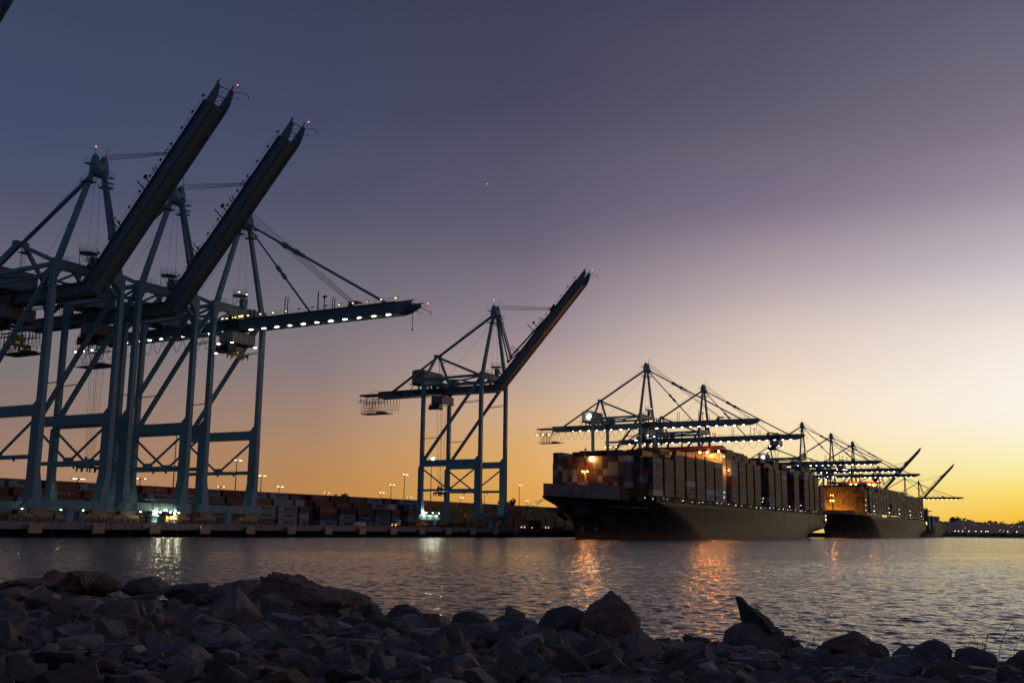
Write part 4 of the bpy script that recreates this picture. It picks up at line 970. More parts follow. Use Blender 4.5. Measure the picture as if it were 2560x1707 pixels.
for y in (33.5, 41): 
    x = side_x(y, 3.9); nx = Vector((1, -(side_x(y+1, 3.9)-side_x(y-1, 3.9))/2, -(side_x(y, 4.9)-side_x(y, 2.9))/2)).normalized()
    b = MB()
    for k in range(12): a = 6.283*k/12; a2 = 6.283*(k+1)/12; b.tube((math.cos(a)*.95, math.sin(a)*.95, .1), (math.cos(a2)*.95, math.sin(a2)*.95, .1), .12, 0, 4)
    for a in (.785, 2.356): b.tube((-math.cos(a)*.9, -math.sin(a)*.9, .1), (math.cos(a)*.9, math.sin(a)*.9, .1), .12, 0, 4)
    o = ob('thruster_mark', b.mesh('thruster_mark', PALE), s1, Vector((x, y, 3.9))+nx*.2); o.rotation_euler = nx.to_track_quat('Z', 'Y').to_euler()
y = 26; x = side_x(y, 11.4); nx = Vector((1, -(side_x(y+1, 11.4)-side_x(y-1, 11.4))/2, -(side_x(y, 12.4)-side_x(y, 10.4))/2)).normalized()
o = ob('anchor_pocket', MB().prism([(-3.6, 1.2), (3.6, 1.2), (2.7, -1.4), (-2.7, -1.4)], 0, .25, 0, 'z').mesh('anchor_pocket', LILAC), s1, Vector((x, y, 11.4))+nx*.15); o.rotation_euler = nx.to_track_quat('Z', 'Y').to_euler()
ab = MB(); ab.loft([(7.6, -2.2, .5, 24, 29), (9.2, -3.2, .4, 20.5, 27), (12.3, -3.0, .4, 15.6, 24)]); ab.box(-3.0, -1.2, 15.4, 16.4, 10.3, 12.0, 1)
ob('anchor_bolster', ab.mesh('anchor_bolster', [HULL, LILAC]), s1)
for k, (a, b_) in enumerate((((-1.5, 3, 15.6), (-31.2, -30, 4.0)), ((-1.0, 3, 15.4), (-31.0, -8, 4.0)), ((-3, 5, 15.5), (-31, 26, 4.0)), ((12, 9, 14.9), (-31.2, -40, 4.0)), ((16, 14, 15.0), (-31.2, -46, 4.0)))):
    A = Vector(a); B_ = Vector(b_); pts = [tuple(A.lerp(B_, q/8)-Vector((0, 0, 2.0*4*(q/8)*(1-q/8)))) for q in range(9)]
    o = ob('mooring_line', MB().path(pts, .09, 0, 4).mesh('mooring_line', ROPE), None, L(T1, C1, 0), (0, 0, -TH))
    tag(o, ['mooring rope from the near bow, steepest of those left of it', 'mooring rope from the near bow dropping straight to the quay', 'mooring rope from the near bow leading back to the quay', 'upper long mooring rope crossing the black bow flare', 'lower long mooring rope crossing the black bow flare'][k], 'mooring rope', 'mooring ropes of the near ship')

# second ship
C2, T2 = 25.2, 926
s2 = ship('container_ship', 'second container ship, orange lit front wall of containers, big faded letters on its hull', T2, C2, 417, 51, 19.2, 1.6)
W2 = C2+24.3; Z2 = 21.9
for k, i in enumerate('MSC'):
    y0 = (1103, 1140, 1178)[k]-T2; me_ = put_text(i, s2, (y0, y0+(19, 15, 15)[k], 6.3, 16.4, 25.56), 'y+', paint('faded_lettering', (.16, .15, .14), .6, .2))
bays2 = [(983, 8, 8), (1000, 9, 9), (1042, 8, 9)]+[(1056.5+14.5*k, 8, 9 if k < 8 else 8) for k in range(18)]
bays2 = [(978+6.1-6.1, 7, 8)]+[(1000+14.5*k, (8 if k != 2 else 7), 9 if k < 15 else 8) for k in range(23)]
for i, (t, n, inn) in enumerate(bays2):
    if t+12 > T2+411: break
    for rr in range(0, 19):
        hi = n if rr in (0, 18) else inn
        for j in range(hi):
            if rr > 1 and j < hi-2 and i != 0: continue
            stack_box(t+6.1, W2-1.2-rr*2.5, Z2+j*2.87, 12.19, COL[rnd.choice(PAL if i else ['ochre yellow', 'tan', 'orange', 'ochre yellow', 'ochre yellow', 'rust brown'] if j > 2 else ['ochre yellow', 'ochre yellow', 'yellow'])])
ob('forecastle', fore(0, 25.5, 20.2, 23.2, 39, .5).mesh('forecastle', LILAC), s2)
bh2 = ob('bridge_house', house(20.5, 130, 140, 19, 52.5, 25.3).mesh('bridge_house', [WHITE, RED, GLASS]), s2)
for x in (-3.5, 1.0, 13.4, 17.8): ob('floodlight', sl, bh2, (x+1, 128.4, 50.2), (0, 0, 0), (1.2, 1.2, 1.2))
m2 = MB(); m2.tube((5, 134, 52), (5, 134, 63), .7, 0, 8, .4).box(-1, 11, 133.6, 134.4, 58, 58.4).box(1, 9, 133.6, 134.4, 60.5, 60.8)
for x in (-14, -6, 10, 16): m2.tube((x, 134, 52), (x, 134, 54+2*rnd.random()), .12, 0, 4)
ob('radar_mast', m2.mesh('radar_mast', STEEL), s2); ob('warning_light', _pc['warning_light'], s2, (5, 133.4, 61.6), (0, 0, 0), (2, 2, 2))
mb = MB(); mb.tube((0, 0, 0), (0, 0, 17), .55, 0, 8, .35); fm2 = ob('foremast', mb.mesh('foremast', STEEL), s2, (-1.5, 40, 22.5))
for x, z in ((-1.6, 9.8), (.9, 9.8), (-1.4, 14.5), (1.0, 14.4)): ob('floodlight', sl if z < 12 else sls, fm2, (x, -.6, z))
fore_fill = MB().ball((0, 0, 0), .75, 0, 8, 4).mesh('floodlight', lamp_mat('lamp_fore_fill', (1, .42, .045), 260))  # glowing balls added out of sight behind the forecastle to light the containers
for x in (-15, -5, 5): ob('floodlight', fore_fill, fm2, (x, 2.6, -1.6))
for k in range(40): ob('deck_lamp', db, s2, (25.0, 58+k*8.6+rnd.uniform(-2, 2), 20.5+rnd.uniform(0, .9)), (0, 0, 0), (rnd.uniform(.5, 1.15),)*3)
for y in (52, 90, 170, 230, 300, 380):
    for z in (24, 28.5, 33 if y < 60 else 24.2): ob('deck_lamp', db, s2, (24.9, y+rnd.uniform(-1, 1), z), (0, 0, 0), (2, 2, 2))
o = ob('work_lamp', MB().box(0, .3, -1, 1, -1.5, 1.5).mesh('work_lamp', L_AMBER), s2, (25.6, 412, 16.5))
b = MB(); b.box(24.2, 25.2, 180, 182.5, 19.2, 26.5).tube((24.8, 181, 26), (24.8, 178.6, 33), .5, 1, 6).tube((24.8, 181, 26), (24.8, 181.6, 31), .5, 1, 6)
ob('deck_crane', b.mesh('deck_crane', [WHITE, RED]), s2)
# feeder ship
s3 = ship('feeder_ship', 'small dark feeder ship moored beyond the second ship, bridge at its stern', 1430, 22, 212, 34, 9.5, 2, entry=60, ovh=16, cut=24)
b = MB(); b.box(-14, 14, 40, 56, 9.5, 27).box(-12, 12, 42, 54, 27, 33).box(-17, 17, 42, 47, 33, 34.2).box(-9, 9, 44, 52, 34, 37).tube((0, 48, 37), (0, 48, 45), .6, 0, 6).box(-4, 4, 47.6, 48.4, 41, 41.5).box(-3, 3, 58, 62, 27, 36)
b.tube((10, 46, 34), (10, 46, 39), .25, 0, 5).tube((-10, 46, 34), (-10, 46, 40), .25, 0, 5)
ob('bridge_house', b.mesh('bridge_house', [paint('grey_blue_house', (.12, .14, .16), .5), RED, GLASS]), s3)
b = MB(); b.tube((0, 130, 9), (0, 130, 37), .8, 0, 6).box(-1.2, 1.2, 129, 131, 36, 39).beam((0, 130, 28), (0, 160, 29), 1.2, 1.2).tube((0, 130, 38), (0, 158, 29.5), .15, 0, 4)
ob('deck_crane', b.mesh('deck_crane', STEEL), s3)
for k in range(8):
    for j in range(rnd.choice((3, 4, 5, 6))):
        for rr in (0, 1, 2): stack_box(1430+64+k*14.2, 22+15-rr*2.5, 10.5+j*2.87, 12.19, COL[rnd.choice(['grey', 'pale grey', 'rust brown', 'red', 'tan'])])

# ------------------------------------------------------------------ containers become objects: the 300 largest in the picture
CONT.sort(key=lambda c: -c[0])
cx = MB()
for k, (ar, t, w_, z, ln, cn, lab, mk, grp) in enumerate(CONT):
    if k < 300:
        o = ob('container', C40 if ln > 8 else C20, None, L(t, w_, z), (0, 0, -TH)); g = rnd.uniform(.8, 1.15); c = COL[cn]
        g *= (1.05 if 'grey' in cn else 1.75) if 'quay' in grp else 1.15; o.color = (c[0]*g, c[1]*g, c[2]*g, 1); tag(o, lab, 'container', grp)
        if mk: letters(o, mk, ln)
    else: stack_box(t, w_, z, ln, tuple(x*(1.7 if 'quay' in grp else 1.1) for x in COL[cn]))
print('containers', len(CONT), 'stack boxes', len(STACK.f)//6)
so_ = ob('stacked_containers', STACK.mesh('stacked_containers', CS, False)); tag(so_, 'massed containers on the farther ships and deeper in the stacks', 'containers', None, 'stuff')

# ------------------------------------------------------------------ yard light masts, trucks
def mast_mesh(h):
    b = MB(); b.tube((0, 0, 0), (0, 0, h), .32, 0, 8, .16).box(-.5, .5, -2.6, 2.6, h-.3, h-.1).tube((-.6, 0, h*.45), (.6, 0, h*.45), .08, 0, 5); return b.mesh('pole', STEEL)
flm = MB().box(-.1, .32, -.3, .3, -.14, .08).mesh('floodlight', L_POLE)
POLES = [(244, -75, 19, 'half hidden behind the leg marked 9'), (293.2, -100, 21.8, 'right of the second crane, just over red containers'), (319.8, -110, 41.9, 'tallest, behind the second crane'),
 (346.3, -100, 32.4, 'framed by the legs of the level boom crane'), (373.3, -110, 27.1, 'just right of the level boom crane'), (419.7, -140, 24.2, 'low over brown containers, right of the level boom crane'), (377.4, -140, 22.5, 'small, between the legs of the level boom crane'),
 (482.2, -160, 23.5, 'low above the red containers left of centre'), (491.2, -120, 28, 'second left of the lone crane, middle height'), (475.7, -100, 32.7, 'tall, nearest left of the lone crane'), (509, -140, 24.3, 'shortest of three left of the lone crane'),
 (487.1, -90, 42.2, 'rising between the left legs of the lone crane'), (552.1, -150, 23.1, 'small, by the left leg of the lone crane'), (614.9, -150, 24.9, 'small, amid the lone crane'), (607, -100, 32.4, 'tall, between the lone crane and the near ship'),
 (709.3, -150, 25.3, 'small, nearest the near bow'), (795.1, -190, 25.5, 'farthest and lowest, beside the near bow'), (579, -110, 26.5, 'thin, right legs of the lone crane')]
for k, (t, w_, h_, wh) in enumerate(POLES):
    r = empty('light_mast', L(t, w_, ZQ), f'yard light mast {wh}', 'light mast', 'light masts in the container yard')
    h = h_-ZQ; ob('pole', mast_mesh(h), r)
    for y in (-2.1, -1.1, 1.1, 2.1) if h > 20 or k == 0 else (-1.9, 1.9): ob('floodlight', flm, r, (.55, y, h-.2))
for t, w_, z in ((319.8, -110, 41.9),(487.1, -90, 42.2)):
    pass
hm = MB().tube((0, 0, 0), (.3, 0, -.1), .8, 0, 12).mesh('floodlight', L_YARD)
for o in [o for o in list(col.objects) if o.name.startswith('light_mast')]:
    if abs(o['label'].find('tallest')) == 17 or 'rising between' in o['label']: ob('floodlight', hm, o, (.9, 0, (41.9 if 'tallest' in o['label'] else 42.2)-ZQ-.4), (0, 0, 0))
TYRE = paint('tyre', (.02, .02, .02), .8, .2)
def truck(t, w_, label, trailer, colr=WHITE):
    r = empty('yard_truck', L(t, w_, ZQ), label, 'truck', 'trucks on the quay')
    b = MB(); b.loft([(.9, -1.2, 1.2, 0, 2.6), (2.2, -1.2, 1.2, 0, 2.6), (2.9, -1.15, 1.15, .35, 2.6), (3.0, -1.1, 1.1, .5, 2.5)]); b.box(-1.1, 1.1, -.05, .02, 2.05, 2.75, 1).box(1.16, 1.22, .5, 1.8, 2.0, 2.7, 1).box(-1.1, 1.1, -.1, .1, .5, .95, 2).box(-.5, .5, 2.5, 7, .7, 1.0, 2)
    ob('cab', b.mesh('cab', [colr, GLASS, STEEL]), r)
    wm = MB().tube((-.18, 0, 0), (.18, 0, 0), .5, 0, 12).mesh('wheel', TYRE)
    for y in (.9, 4.6, 5.8):
        for x in (-1.0, 1.0): ob('wheel', wm, r, (x, y, .5))
    hl = MB().box(-.16, .16, -.12, 0, -.12, .12).mesh('headlight', L_AMBER)
    for x in (-.85, .85): ob('headlight', hl, r, (x, -.1, .85))
    if trailer:
        b = MB().box(-1.2, 1.2, 4.0, 16.5, 1.15, 1.4).box(-.5, .5, 7, 16.5, .9, 1.15)
        for y in (14, 15.2):
            for x in (-1, 1): b.tube((x-.18, y, .5), (x+.18, y, .5), .5, 0, 10)
        ob('chassis', b.mesh('chassis', STEEL), r)
truck(444, -8, 'white yard truck with amber headlights and a dark box, right of the lone crane', True)
tag(ob('container', C40, None, L(444+10.4, -8, ZQ+1.41), (0, 0, -TH)), 'dark brown container riding on the yard truck by the quay edge', 'container').color = (.06, .035, .03, 1)
truck(469, -8, 'white yard truck with amber headlights close to the near bow', True)
truck(340, -9, 'pale yard truck without trailer left of the lone crane', False)
truck(478, -22, 'greenish white yard truck half hidden behind the near bow', False, paint('pale_green', (.5, .55, .48), .5))
b = MB(); b.loft([(.35, -.9, .9, -2.4, 2.4), (.95, -.92, .92, -2.4, 2.4), (1.0, -.9, .9, -2.35, 2.3), (1.75, -.75, .75, -1.5, 1.9)]); b.box(.8, .86, -1.2, 1.6, 1.1, 1.55, 1)
for y in (-1.5, 1.5):
    for x in (-.8, .8): b.tube((x-.12, y, .33), (x+.12, y, .33), .33, 2, 10)
r = tag(ob('van', b.mesh('van', [WHITE, GLASS, TYRE]), None, L(304.6, 1.2, ZQ), (0, 0, -TH)), 'small white van parked on the quay edge left of the lone crane', 'van')
for k, (t, w_) in enumerate(((196.5, 2.6), (247.5, 2.6), (330, 2.4), (351, 2.4), (430, 2.4))):
    b = MB().loft([(0, -.3, .3, -.3, .3), (.06, -.3, .3, -.3, .3), (.07, -.2, .2, -.2, .2), (.8, -.05, .05, -.05, .05)])
    tag(ob('traffic_cone', b.mesh('traffic_cone', paint('cone_orange', (.6, .16, .03), .6)), None, L(t, w_, ZQ), (0, 0, -TH), (1.4,)*3), f'orange traffic cone on the quay edge, {ordinal(k+1)} from the left', 'cone', 'cones on the quay edge')

# ------------------------------------------------------------------ far shore, its trees and lamps
def far(azd, D, z=0): return Vector((D*math.sin(D2R(azd)), D*math.cos(D2R(azd)), z))
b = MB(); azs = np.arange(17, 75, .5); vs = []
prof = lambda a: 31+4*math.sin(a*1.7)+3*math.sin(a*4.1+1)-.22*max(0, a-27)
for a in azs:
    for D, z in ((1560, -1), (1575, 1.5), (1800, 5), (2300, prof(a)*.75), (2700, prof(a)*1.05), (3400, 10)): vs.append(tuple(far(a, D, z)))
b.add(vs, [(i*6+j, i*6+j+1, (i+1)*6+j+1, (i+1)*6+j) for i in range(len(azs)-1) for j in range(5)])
tag(ob('hill', b.mesh('hill', paint('hazy_hill_scrub', (.24, .17, .12), .95, .4, .01))), None, None, kind='structure')  # base colour lightened and warmed to stand in for distance haze
LEAF = paint('far_foliage', (.06, .058, .035), .9, .5, .08)
b = MB()
def clump(b, c, R, n, leaf):
    for _ in range(n):
        d = Vector((rnd.gauss(0, 1), rnd.gauss(0, 1), rnd.gauss(0, .75))); d = d.normalized()*R*rnd.random()**.4; p = c+d
        u = Vector((rnd.gauss(0, 1), rnd.gauss(0, 1), rnd.gauss(0, 1))).normalized(); v = u.orthogonal().normalized(); s_ = leaf*rnd.uniform(.6, 1.3)
        b.add([tuple(p+u*s_), tuple(p+v*s_), tuple(p-u*s_), tuple(p-v*s_)], [(0, 1, 2, 3)])
for k in range(150):
    a = 20.5+k*.075+rnd.uniform(-.05, .05); R = rnd.uniform(2, 4.5)*(1.5 if rnd.random() < .12 else 1); clump(b, far(a, 2690, prof(a)*1.05+R*.3), R, 24, 1.5)
for k in range(130):
    a = 20.5+k*.09; R = rnd.uniform(2.5, 5); clump(b, far(a, 1590+rnd.uniform(0, 60), R*.8), R, 22, 1.5)
tag(ob('treeline', b.mesh('treeline', LEAF, False)), 'dark scrub and trees along the ridge and foot of the far shore', 'trees', None, 'stuff')
def tree(loc, h, R, label):
    r = empty('tree', loc, label, 'tree', None, 0)
    ob('trunk', MB().tube((0, 0, 0), (0, 0, h*.6), .5, 0, 6, .25).mesh('trunk', DIRT), r)
    c = MB()
    for _ in range(9): clump(c, Vector((rnd.uniform(-R, R), rnd.uniform(-R, R), h*.72+rnd.uniform(-.25, .3)*h)), R*.55, 60, R*.16)
    ob('crown', c.mesh('crown', LEAF, False), r)
tree(L(455, -128, 2), 18.5, 3.6, 'dark tree rising over grey containers left of the lone crane'); tree(L(652, -135, 3), 19.5, 4.5, 'dark tree behind containers at the right legs of the lone crane')
tree(far(22.88, 2640, 24), 17, 8, 'dark tree on the far ridge, highest of all just right of the feeder ship')
for k, a in enumerate((22.82, 22.98, 23.17, 23.45, 23.77, 24.02, 24.22, 24.31, 25.2, 25.6)):
    r = empty('street_lamp', far(a, 1582, 1), f'tiny yellow green lamp at the foot of the far shore, {ordinal(k+1)} from left', 'lamp', 'lamps along the far shore', 0)
    ob('pole', MB().tube((0, 0, 0), (0, 0, 7.5), .15, 0, 5).mesh('pole', STEEL), r); ob('lamp_head', MB().ball((0, 0, 7.6), .6, 0, 6, 4).mesh('lamp_head', lamp_mat('lamp_shore', (.8, 1, .28), 3.5)), r)
hl = MB().ball((0, 0, 0), .5, 0, 6, 4).mesh('house_lamp', lamp_mat('lamp_hill', (1, .75, .42), 2)); hr = MB().ball((0, 0, 0), .6, 0, 6, 4).mesh('house_lamp', lamp_mat('lamp_hill_red', (1, .12, .08), 4))
g2 = random.Random(3)
for k in range(15):
    a = 22.2+g2.random()*4.2; f_ = g2.random(); o = ob('house_lamp', hr if k in (4, 9) else hl, None, far(a, 1820+f_*800, 9+f_*prof(a)*.78))
    tag(o, 'tiny red light on the dark far hillside' if k in (4, 9) else 'tiny warm light on the dark far hillside', 'lamp', 'red lights on the far hillside' if k in (4, 9) else 'warm lights on the far hillside')
d = (rt*(1218-1280)+upv*(853.5-460)+fw*F_PX).normalized()
tag(ob('planet', MB().ball((0, 0, 0), 1.9, 0, 8, 6).mesh('planet', lamp_mat('planet_light', (1, 1, 1), 1.4)), None, Vector((0, 0, EYE))+d*5200), 'tiny white planet shining alone in the dusk sky', 'planet')

# ------------------------------------------------------------------ riprap
from mathutils import noise
def rock_mesh(seed, cuts=11, sub=2, rough=.05, flat=1.0, tall=1.0):
    """a quarried block: planes cut from a box, edges knocked off, faces roughened"""
    g = random.Random(seed); bm = bmesh.new(); bmesh.ops.create_cube(bm, size=2)
    for _ in range(cuts):
        n = Vector((g.gauss(0, 1), g.gauss(0, 1), g.gauss(0, .9))).normalized(); d_ = g.uniform(.5, .95)
        r_ = bmesh.ops.bisect_plane(bm, geom=bm.verts[:]+bm.edges[:]+bm.faces[:], plane_co=n*d_, plane_no=n, clear_outer=True)
        ed = [e for e in r_['geom_cut'] if isinstance(e, bmesh.types.BMEdge)]
        if ed: bmesh.ops.contextual_create(bm, geom=ed)
    bmesh.ops.remove_doubles(bm, verts=bm.verts, dist=.04)
    bmesh.ops.bevel(bm, geom=bm.edges[:], offset=.085, segments=2 if sub else 1, affect='EDGES', clamp_overlap=True)
    bmesh.ops.triangulate(bm, faces=bm.faces[:])
    o = Vector((seed*3.1, seed*1.7, 0))
    if sub:
        bmesh.ops.subdivide_edges(bm, edges=[e for e in bm.edges if e.calc_length() > .25], cuts=sub, use_grid_fill=True)
        bmesh.ops.triangulate(bm, faces=bm.faces[:])
        if sub > 3: bmesh.ops.subdivide_edges(bm, edges=[e for e in bm.edges if e.calc_length() > .14], cuts=1, use_grid_fill=True); bmesh.ops.triangulate(bm, faces=bm.faces[:])
    for v in bm.verts:
        p = v.co.copy()
        if sub: p += p.normalized()*(rough*noise.noise(p*1.6+o)+rough*.6*noise.noise(p*4+o)+rough*.35*noise.noise(p*11+o))
        v.co = Vector((p.x, p.y, p.z*flat*tall))
    bmesh.ops.recalc_face_normals(bm, faces=bm.faces[:])
    me = bpy.data.meshes.new('rock'); bm.to_mesh(me); bm.free()
    me.polygons.foreach_set('use_smooth', [True]*len(me.polygons)); me.set_sharp_from_angle(angle=D2R(20)); return me
def round_mesh(seed, cuts, rough):
    """a weathered boulder: ball worn by a few planes, pitted at several scales"""
    g = random.Random(seed); bm = bmesh.new(); bmesh.ops.create_icosphere(bm, subdivisions=5, radius=1); o = Vector((seed*3.1, seed*1.7, 0))
    pl = [(Vector((g.gauss(0, 1), g.gauss(0, 1), g.gauss(0, .9))).normalized(), g.uniform(.55, .9)) for _ in range(cuts)]
    for v in bm.verts:
        p = v.co.copy()
        for n, d_ in pl:
            e = p.dot(n)-d_
            if e > 0: p -= n*e*.93
        nn = p.normalized(); p += nn*rough*(1.2*noise.noise(p*1.7+o)+.8*noise.noise(p*4+o)+.5*abs(noise.noise(p*8+o))+.35*noise.noise(p*17+o)+.2*noise.noise(p*34+o)); v.co = p
    me = bpy.data.meshes.new('rock'); bm.to_mesh(me); bm.free(); me.polygons.foreach_set('use_smooth', [True]*len(me.polygons)); me.set_sharp_from_angle(angle=D2R(28)); return me
def rock_mat(name, src=None):
    m, nt, b = new_mat(name); N = nt.nodes; K = nt.links; tc = N.new('ShaderNodeTexCoord')
    n1 = N.new('ShaderNodeTexNoise'); n1.inputs['Scale'].default_value = 2.5 if src != 'attr' else 4; n1.inputs['Detail'].default_value = 9; n1.inputs['Roughness'].default_value = .7; K.new(tc.outputs['Object'], n1.inputs['Vector'])
    mr = N.new('ShaderNodeMapRange'); mr.inputs['From Min'].default_value = .3; mr.inputs['From Max'].default_value = .7; mr.inputs['To Min'].default_value = .45; mr.inputs['To Max'].default_value = 1.5; K.new(n1.outputs['Fac'], mr.inputs['Value'])
    s_ = N.new('ShaderNodeAttribute') if src == 'attr' else N.new('ShaderNodeObjectInfo')
    if src == 'attr': s_.attribute_name = 'tint'
    mx = N.new('ShaderNodeMix'); mx.data_type = 'RGBA'; mx.blend_type = 'MULTIPLY'; mx.inputs['Factor'].default_value = 1
    K.new(s_.outputs['Color'], mx.inputs['A']); K.new(mr.outputs['Result'], mx.inputs['B'])
    n2 = N.new('ShaderNodeTexNoise'); n2.inputs['Scale'].default_value = 1.1; n2.inputs['Detail'].default_value = 4; K.new(tc.outputs['Object'], n2.inputs['Vector'])
    r2 = N.new('ShaderNodeMapRange'); r2.inputs['From Min'].default_value = .56; r2.inputs['From Max'].default_value = .72; r2.inputs['To Max'].default_value = .5; K.new(n2.outputs['Fac'], r2.inputs['Value'])
    m2 = N.new('ShaderNodeMix'); m2.data_type = 'RGBA'; m2.inputs['B'].default_value = (.11, .065, .04, 1); K.new(r2.outputs['Result'], m2.inputs['Factor']); K.new(mx.outputs['Result'], m2.inputs['A']); K.new(m2.outputs['Result'], b.inputs['Base Color'])
    bp = N.new('ShaderNodeBump'); bp.inputs['Strength'].default_value = 1; bp.inputs['Distance'].default_value = .03; n3 = N.new('ShaderNodeTexNoise'); n3.inputs['Scale'].default_value = 9; n3.inputs['Detail'].default_value = 8; n3.inputs['Roughness'].default_value = .65
    K.new(tc.outputs['Object'], n3.inputs['Vector']); K.new(n3.outputs['Fac'], bp.inputs['Height']); K.new(bp.outputs['Normal'], b.inputs['Normal']); b.inputs['Roughness'].default_value = .85; return m
RM = rock_mat('rock'); RS = rock_mat('rubble', 'attr')
RK = []
for k in range(34):
    kind = k % 4; me = rock_mesh(40+k, (9, 7, 11, 16)[kind], 2, (.06, .05, .06, .08)[kind], (.8, .5, .95, .85)[kind]); me.materials.append(RM); RK.append((me, ('blocky', 'slab-like', 'sharp-edged', 'rounded')[kind]))
def px_ray(x, y):
    v = fw*F_PX+rt*(x-1280)+upv*(853.5-y); return v.normalized()
def at_depth(x, y, k_shore):
    """where the view ray meets the upright sheet over the shoreline, pushed k metres landward"""
    v = px_ray(x, y); u = (S0-k_shore)/(v.dot(NB)); return Vector((0, 0, EYE))+v*u
RC = {k: (a*1.6, b_*1.45, c_*1.3) for k, (a, b_, c_) in {'dark grey': (.098, .092, .092), 'brown': (.118, .088, .07), 'bluish grey': (.094, .096, .108), 'rusty brown': (.135, .088, .066), 'pale grey': (.21, .19, .175), 'black': (.06, .057, .057)}.items()}
LAND = []
def boulder(x0, x1, yt, yb, name, label, colr, seed, k=.3, cuts=10, rough=.07, shape=None, deep=.9, cat='boulder'):
    a = at_depth(x0, yb, k); c = at_depth(x1, yb, k); top = at_depth((x0+x1)/2, yt, k); base = at_depth((x0+x1)/2, yb, k)
    wd = (c-a).length; ht = top.z-base.z; mid = (a+c)/2
    me = round_mesh(seed, cuts, rough*1.6); me.materials.append(RM)
    co = np.array([v.co[:] for v in me.vertices]); lo, hi = co.min(0), co.max(0); n_ = (co-lo)/(hi-lo)      # 0..1
    P = n_.copy(); P[:, 0] = (n_[:, 0]-.5)*wd; P[:, 1] = (n_[:, 1]-.5)*wd*deep; P[:, 2] = (n_[:, 2]*1.45-.45)*ht
    if shape:
        xs_, ys_ = zip(*shape); u = n_[:, 0]; kx = np.interp(u, xs_, ys_); zz = P[:, 2]/ht
        bins = np.clip((u*30).astype(int), 0, 29); env = np.array([zz[bins == q].max() if (bins == q).any() else .2 for q in range(30)]); env = np.convolve(np.pad(env, 2, 'edge'), np.ones(5)/5, 'valid')
        e_ = np.maximum(np.interp(u, (np.arange(30)+.5)/30, env), .22); P[:, 2] = np.where(zz > 0, zz*kx/e_, zz)*ht
    me.vertices.foreach_set('co', P.astype(np.float32).ravel()); me.update()
    rz = math.atan2((c-a).y, (c-a).x)
    o = ob(name, me, None, (mid.x, mid.y, base.z), (0, 0, rz)); o.color = (*RC[colr], 1)
    tag(o, label, cat); LAND.append(((x0+x1)/2, (yt+yb)/2, label)); return o
boulder(36, 148, 1444, 1478, 'boulder', 'flat rusty slab at the far left of the shoreline', 'rusty brown', 1, .6, 9, .05)
boulder(104, 153, 1423, 1472, 'boulder', 'narrow pointed brown boulder behind the flat rusty slab', 'rusty brown', 2, .1, 8, .05, [(0, .35), (.45, 1), (.7, .9), (1, .2)])
boulder(150, 256, 1422, 1484, 'boulder', 'craggy dark boulder with a humped top, far left by the water', 'brown', 3, .3, 12, .13, [(0, .1), (.35, .85), (.6, 1), (.92, .85), (1, .3)])
boulder(243, 293, 1445, 1472, 'boulder', 'small brown boulder just right of the craggy humped one', 'brown', 4, .2)
boulder(328, 404, 1438, 1476, 'boulder', 'tilted dark slab in front of the white light streak', 'bluish grey', 5, .2, 8, .04, [(0, .5), (.55, 1), (.8, .95), (1, .3)])
boulder(438, 532, 1454, 1500, 'boulder', 'flat-topped dark boulder right of the white light streak', 'dark grey', 6, .2, 9, .05, [(0, .4), (.3, .85), (.8, 1), (.86, .95), (1, .1)])
boulder(534, 680, 1446, 1508, 'boulder', 'brown peaked boulder left of the biggest long boulder', 'brown', 7, .2, 11, .06, [(0, .35), (.25, .8), (.55, 1), (.68, .75), (1, .05)])
boulder(530, 600, 1458, 1512, 'boulder', 'grey wedge leaning on the brown peaked boulder', 'bluish grey', 8, .9, 8, .04, [(0, .2), (.5, 1), (.7, .8), (1, .2)])
boulder(678, 925, 1434, 1545, 'boulder', 'biggest long boulder, high on its left and sloping right', 'brown', 9, .3, 12, .09, [(0, .75), (.12, .98), (.3, 1), (.45, .85), (.7, .62), (.95, .35), (1, .1)])
boulder(676, 750, 1462, 1530, 'boulder', 'grey pyramid block against the left end of the biggest boulder', 'bluish grey', 10, 1.0, 8, .04, [(0, .3), (.5, 1), (.75, .6), (1, .2)])
boulder(955, 1048, 1508, 1572, 'boulder', 'dark domed boulder right of the biggest long boulder', 'black', 11, .3, 6, .06)
boulder(1045, 1095, 1531, 1568, 'boulder', 'small dark stone right of the dark domed boulder', 'brown', 12, .2)
boulder(1135, 1220, 1526, 1572, 'boulder', 'smooth low dark dome midway along the shoreline', 'black', 13, .2, 5, .05)
boulder(1230, 1342, 1535, 1582, 'boulder', 'grey broken block carrying a small wedge', 'bluish grey', 14, .3, 11, .06)
boulder(1262, 1308, 1514, 1545, 'boulder', 'small pointed wedge on top of a grey broken block', 'brown', 15, .1, 7, .04, [(0, .5), (.2, 1), (1, .3)])
boulder(1350, 1466, 1513, 1588, 'boulder', 'rounded dark dome left against the tall peaked boulder', 'black', 16, .3, 5, .045)
boulder(1447, 1608, 1476, 1598, 'boulder', 'tall dark brown peaked boulder, most prominent right of centre', 'brown', 17, .2, 9, .07, [(0, .12), (.12, .45), (.25, .72), (.5, 1), (.68, .86), (.88, .66), (.97, .3), (1, .1)])
boulder(1708, 1778, 1584, 1620, 'boulder', 'low dark boulder left of the boulder with the fin', 'dark grey', 18, .2)
boulder(1806, 1975, 1549, 1648, 'boulder', 'broad dome carrying the leaning fin of rock', 'dark grey', 19, .3, 7, .05)
boulder(1960, 2016, 1592, 1640, 'boulder', 'dark stone leaning on the right of the broad dome', 'black', 20, .3)
boulder(2040, 2190, 1575, 1650, 'boulder', 'wide humped boulder right of the boulder with the fin', 'brown', 21, .3, 7, .06)
boulder(2150, 2225, 1603, 1652, 'boulder', 'square ended lobe against the wide humped boulder', 'dark grey', 22, .2, 8, .05)
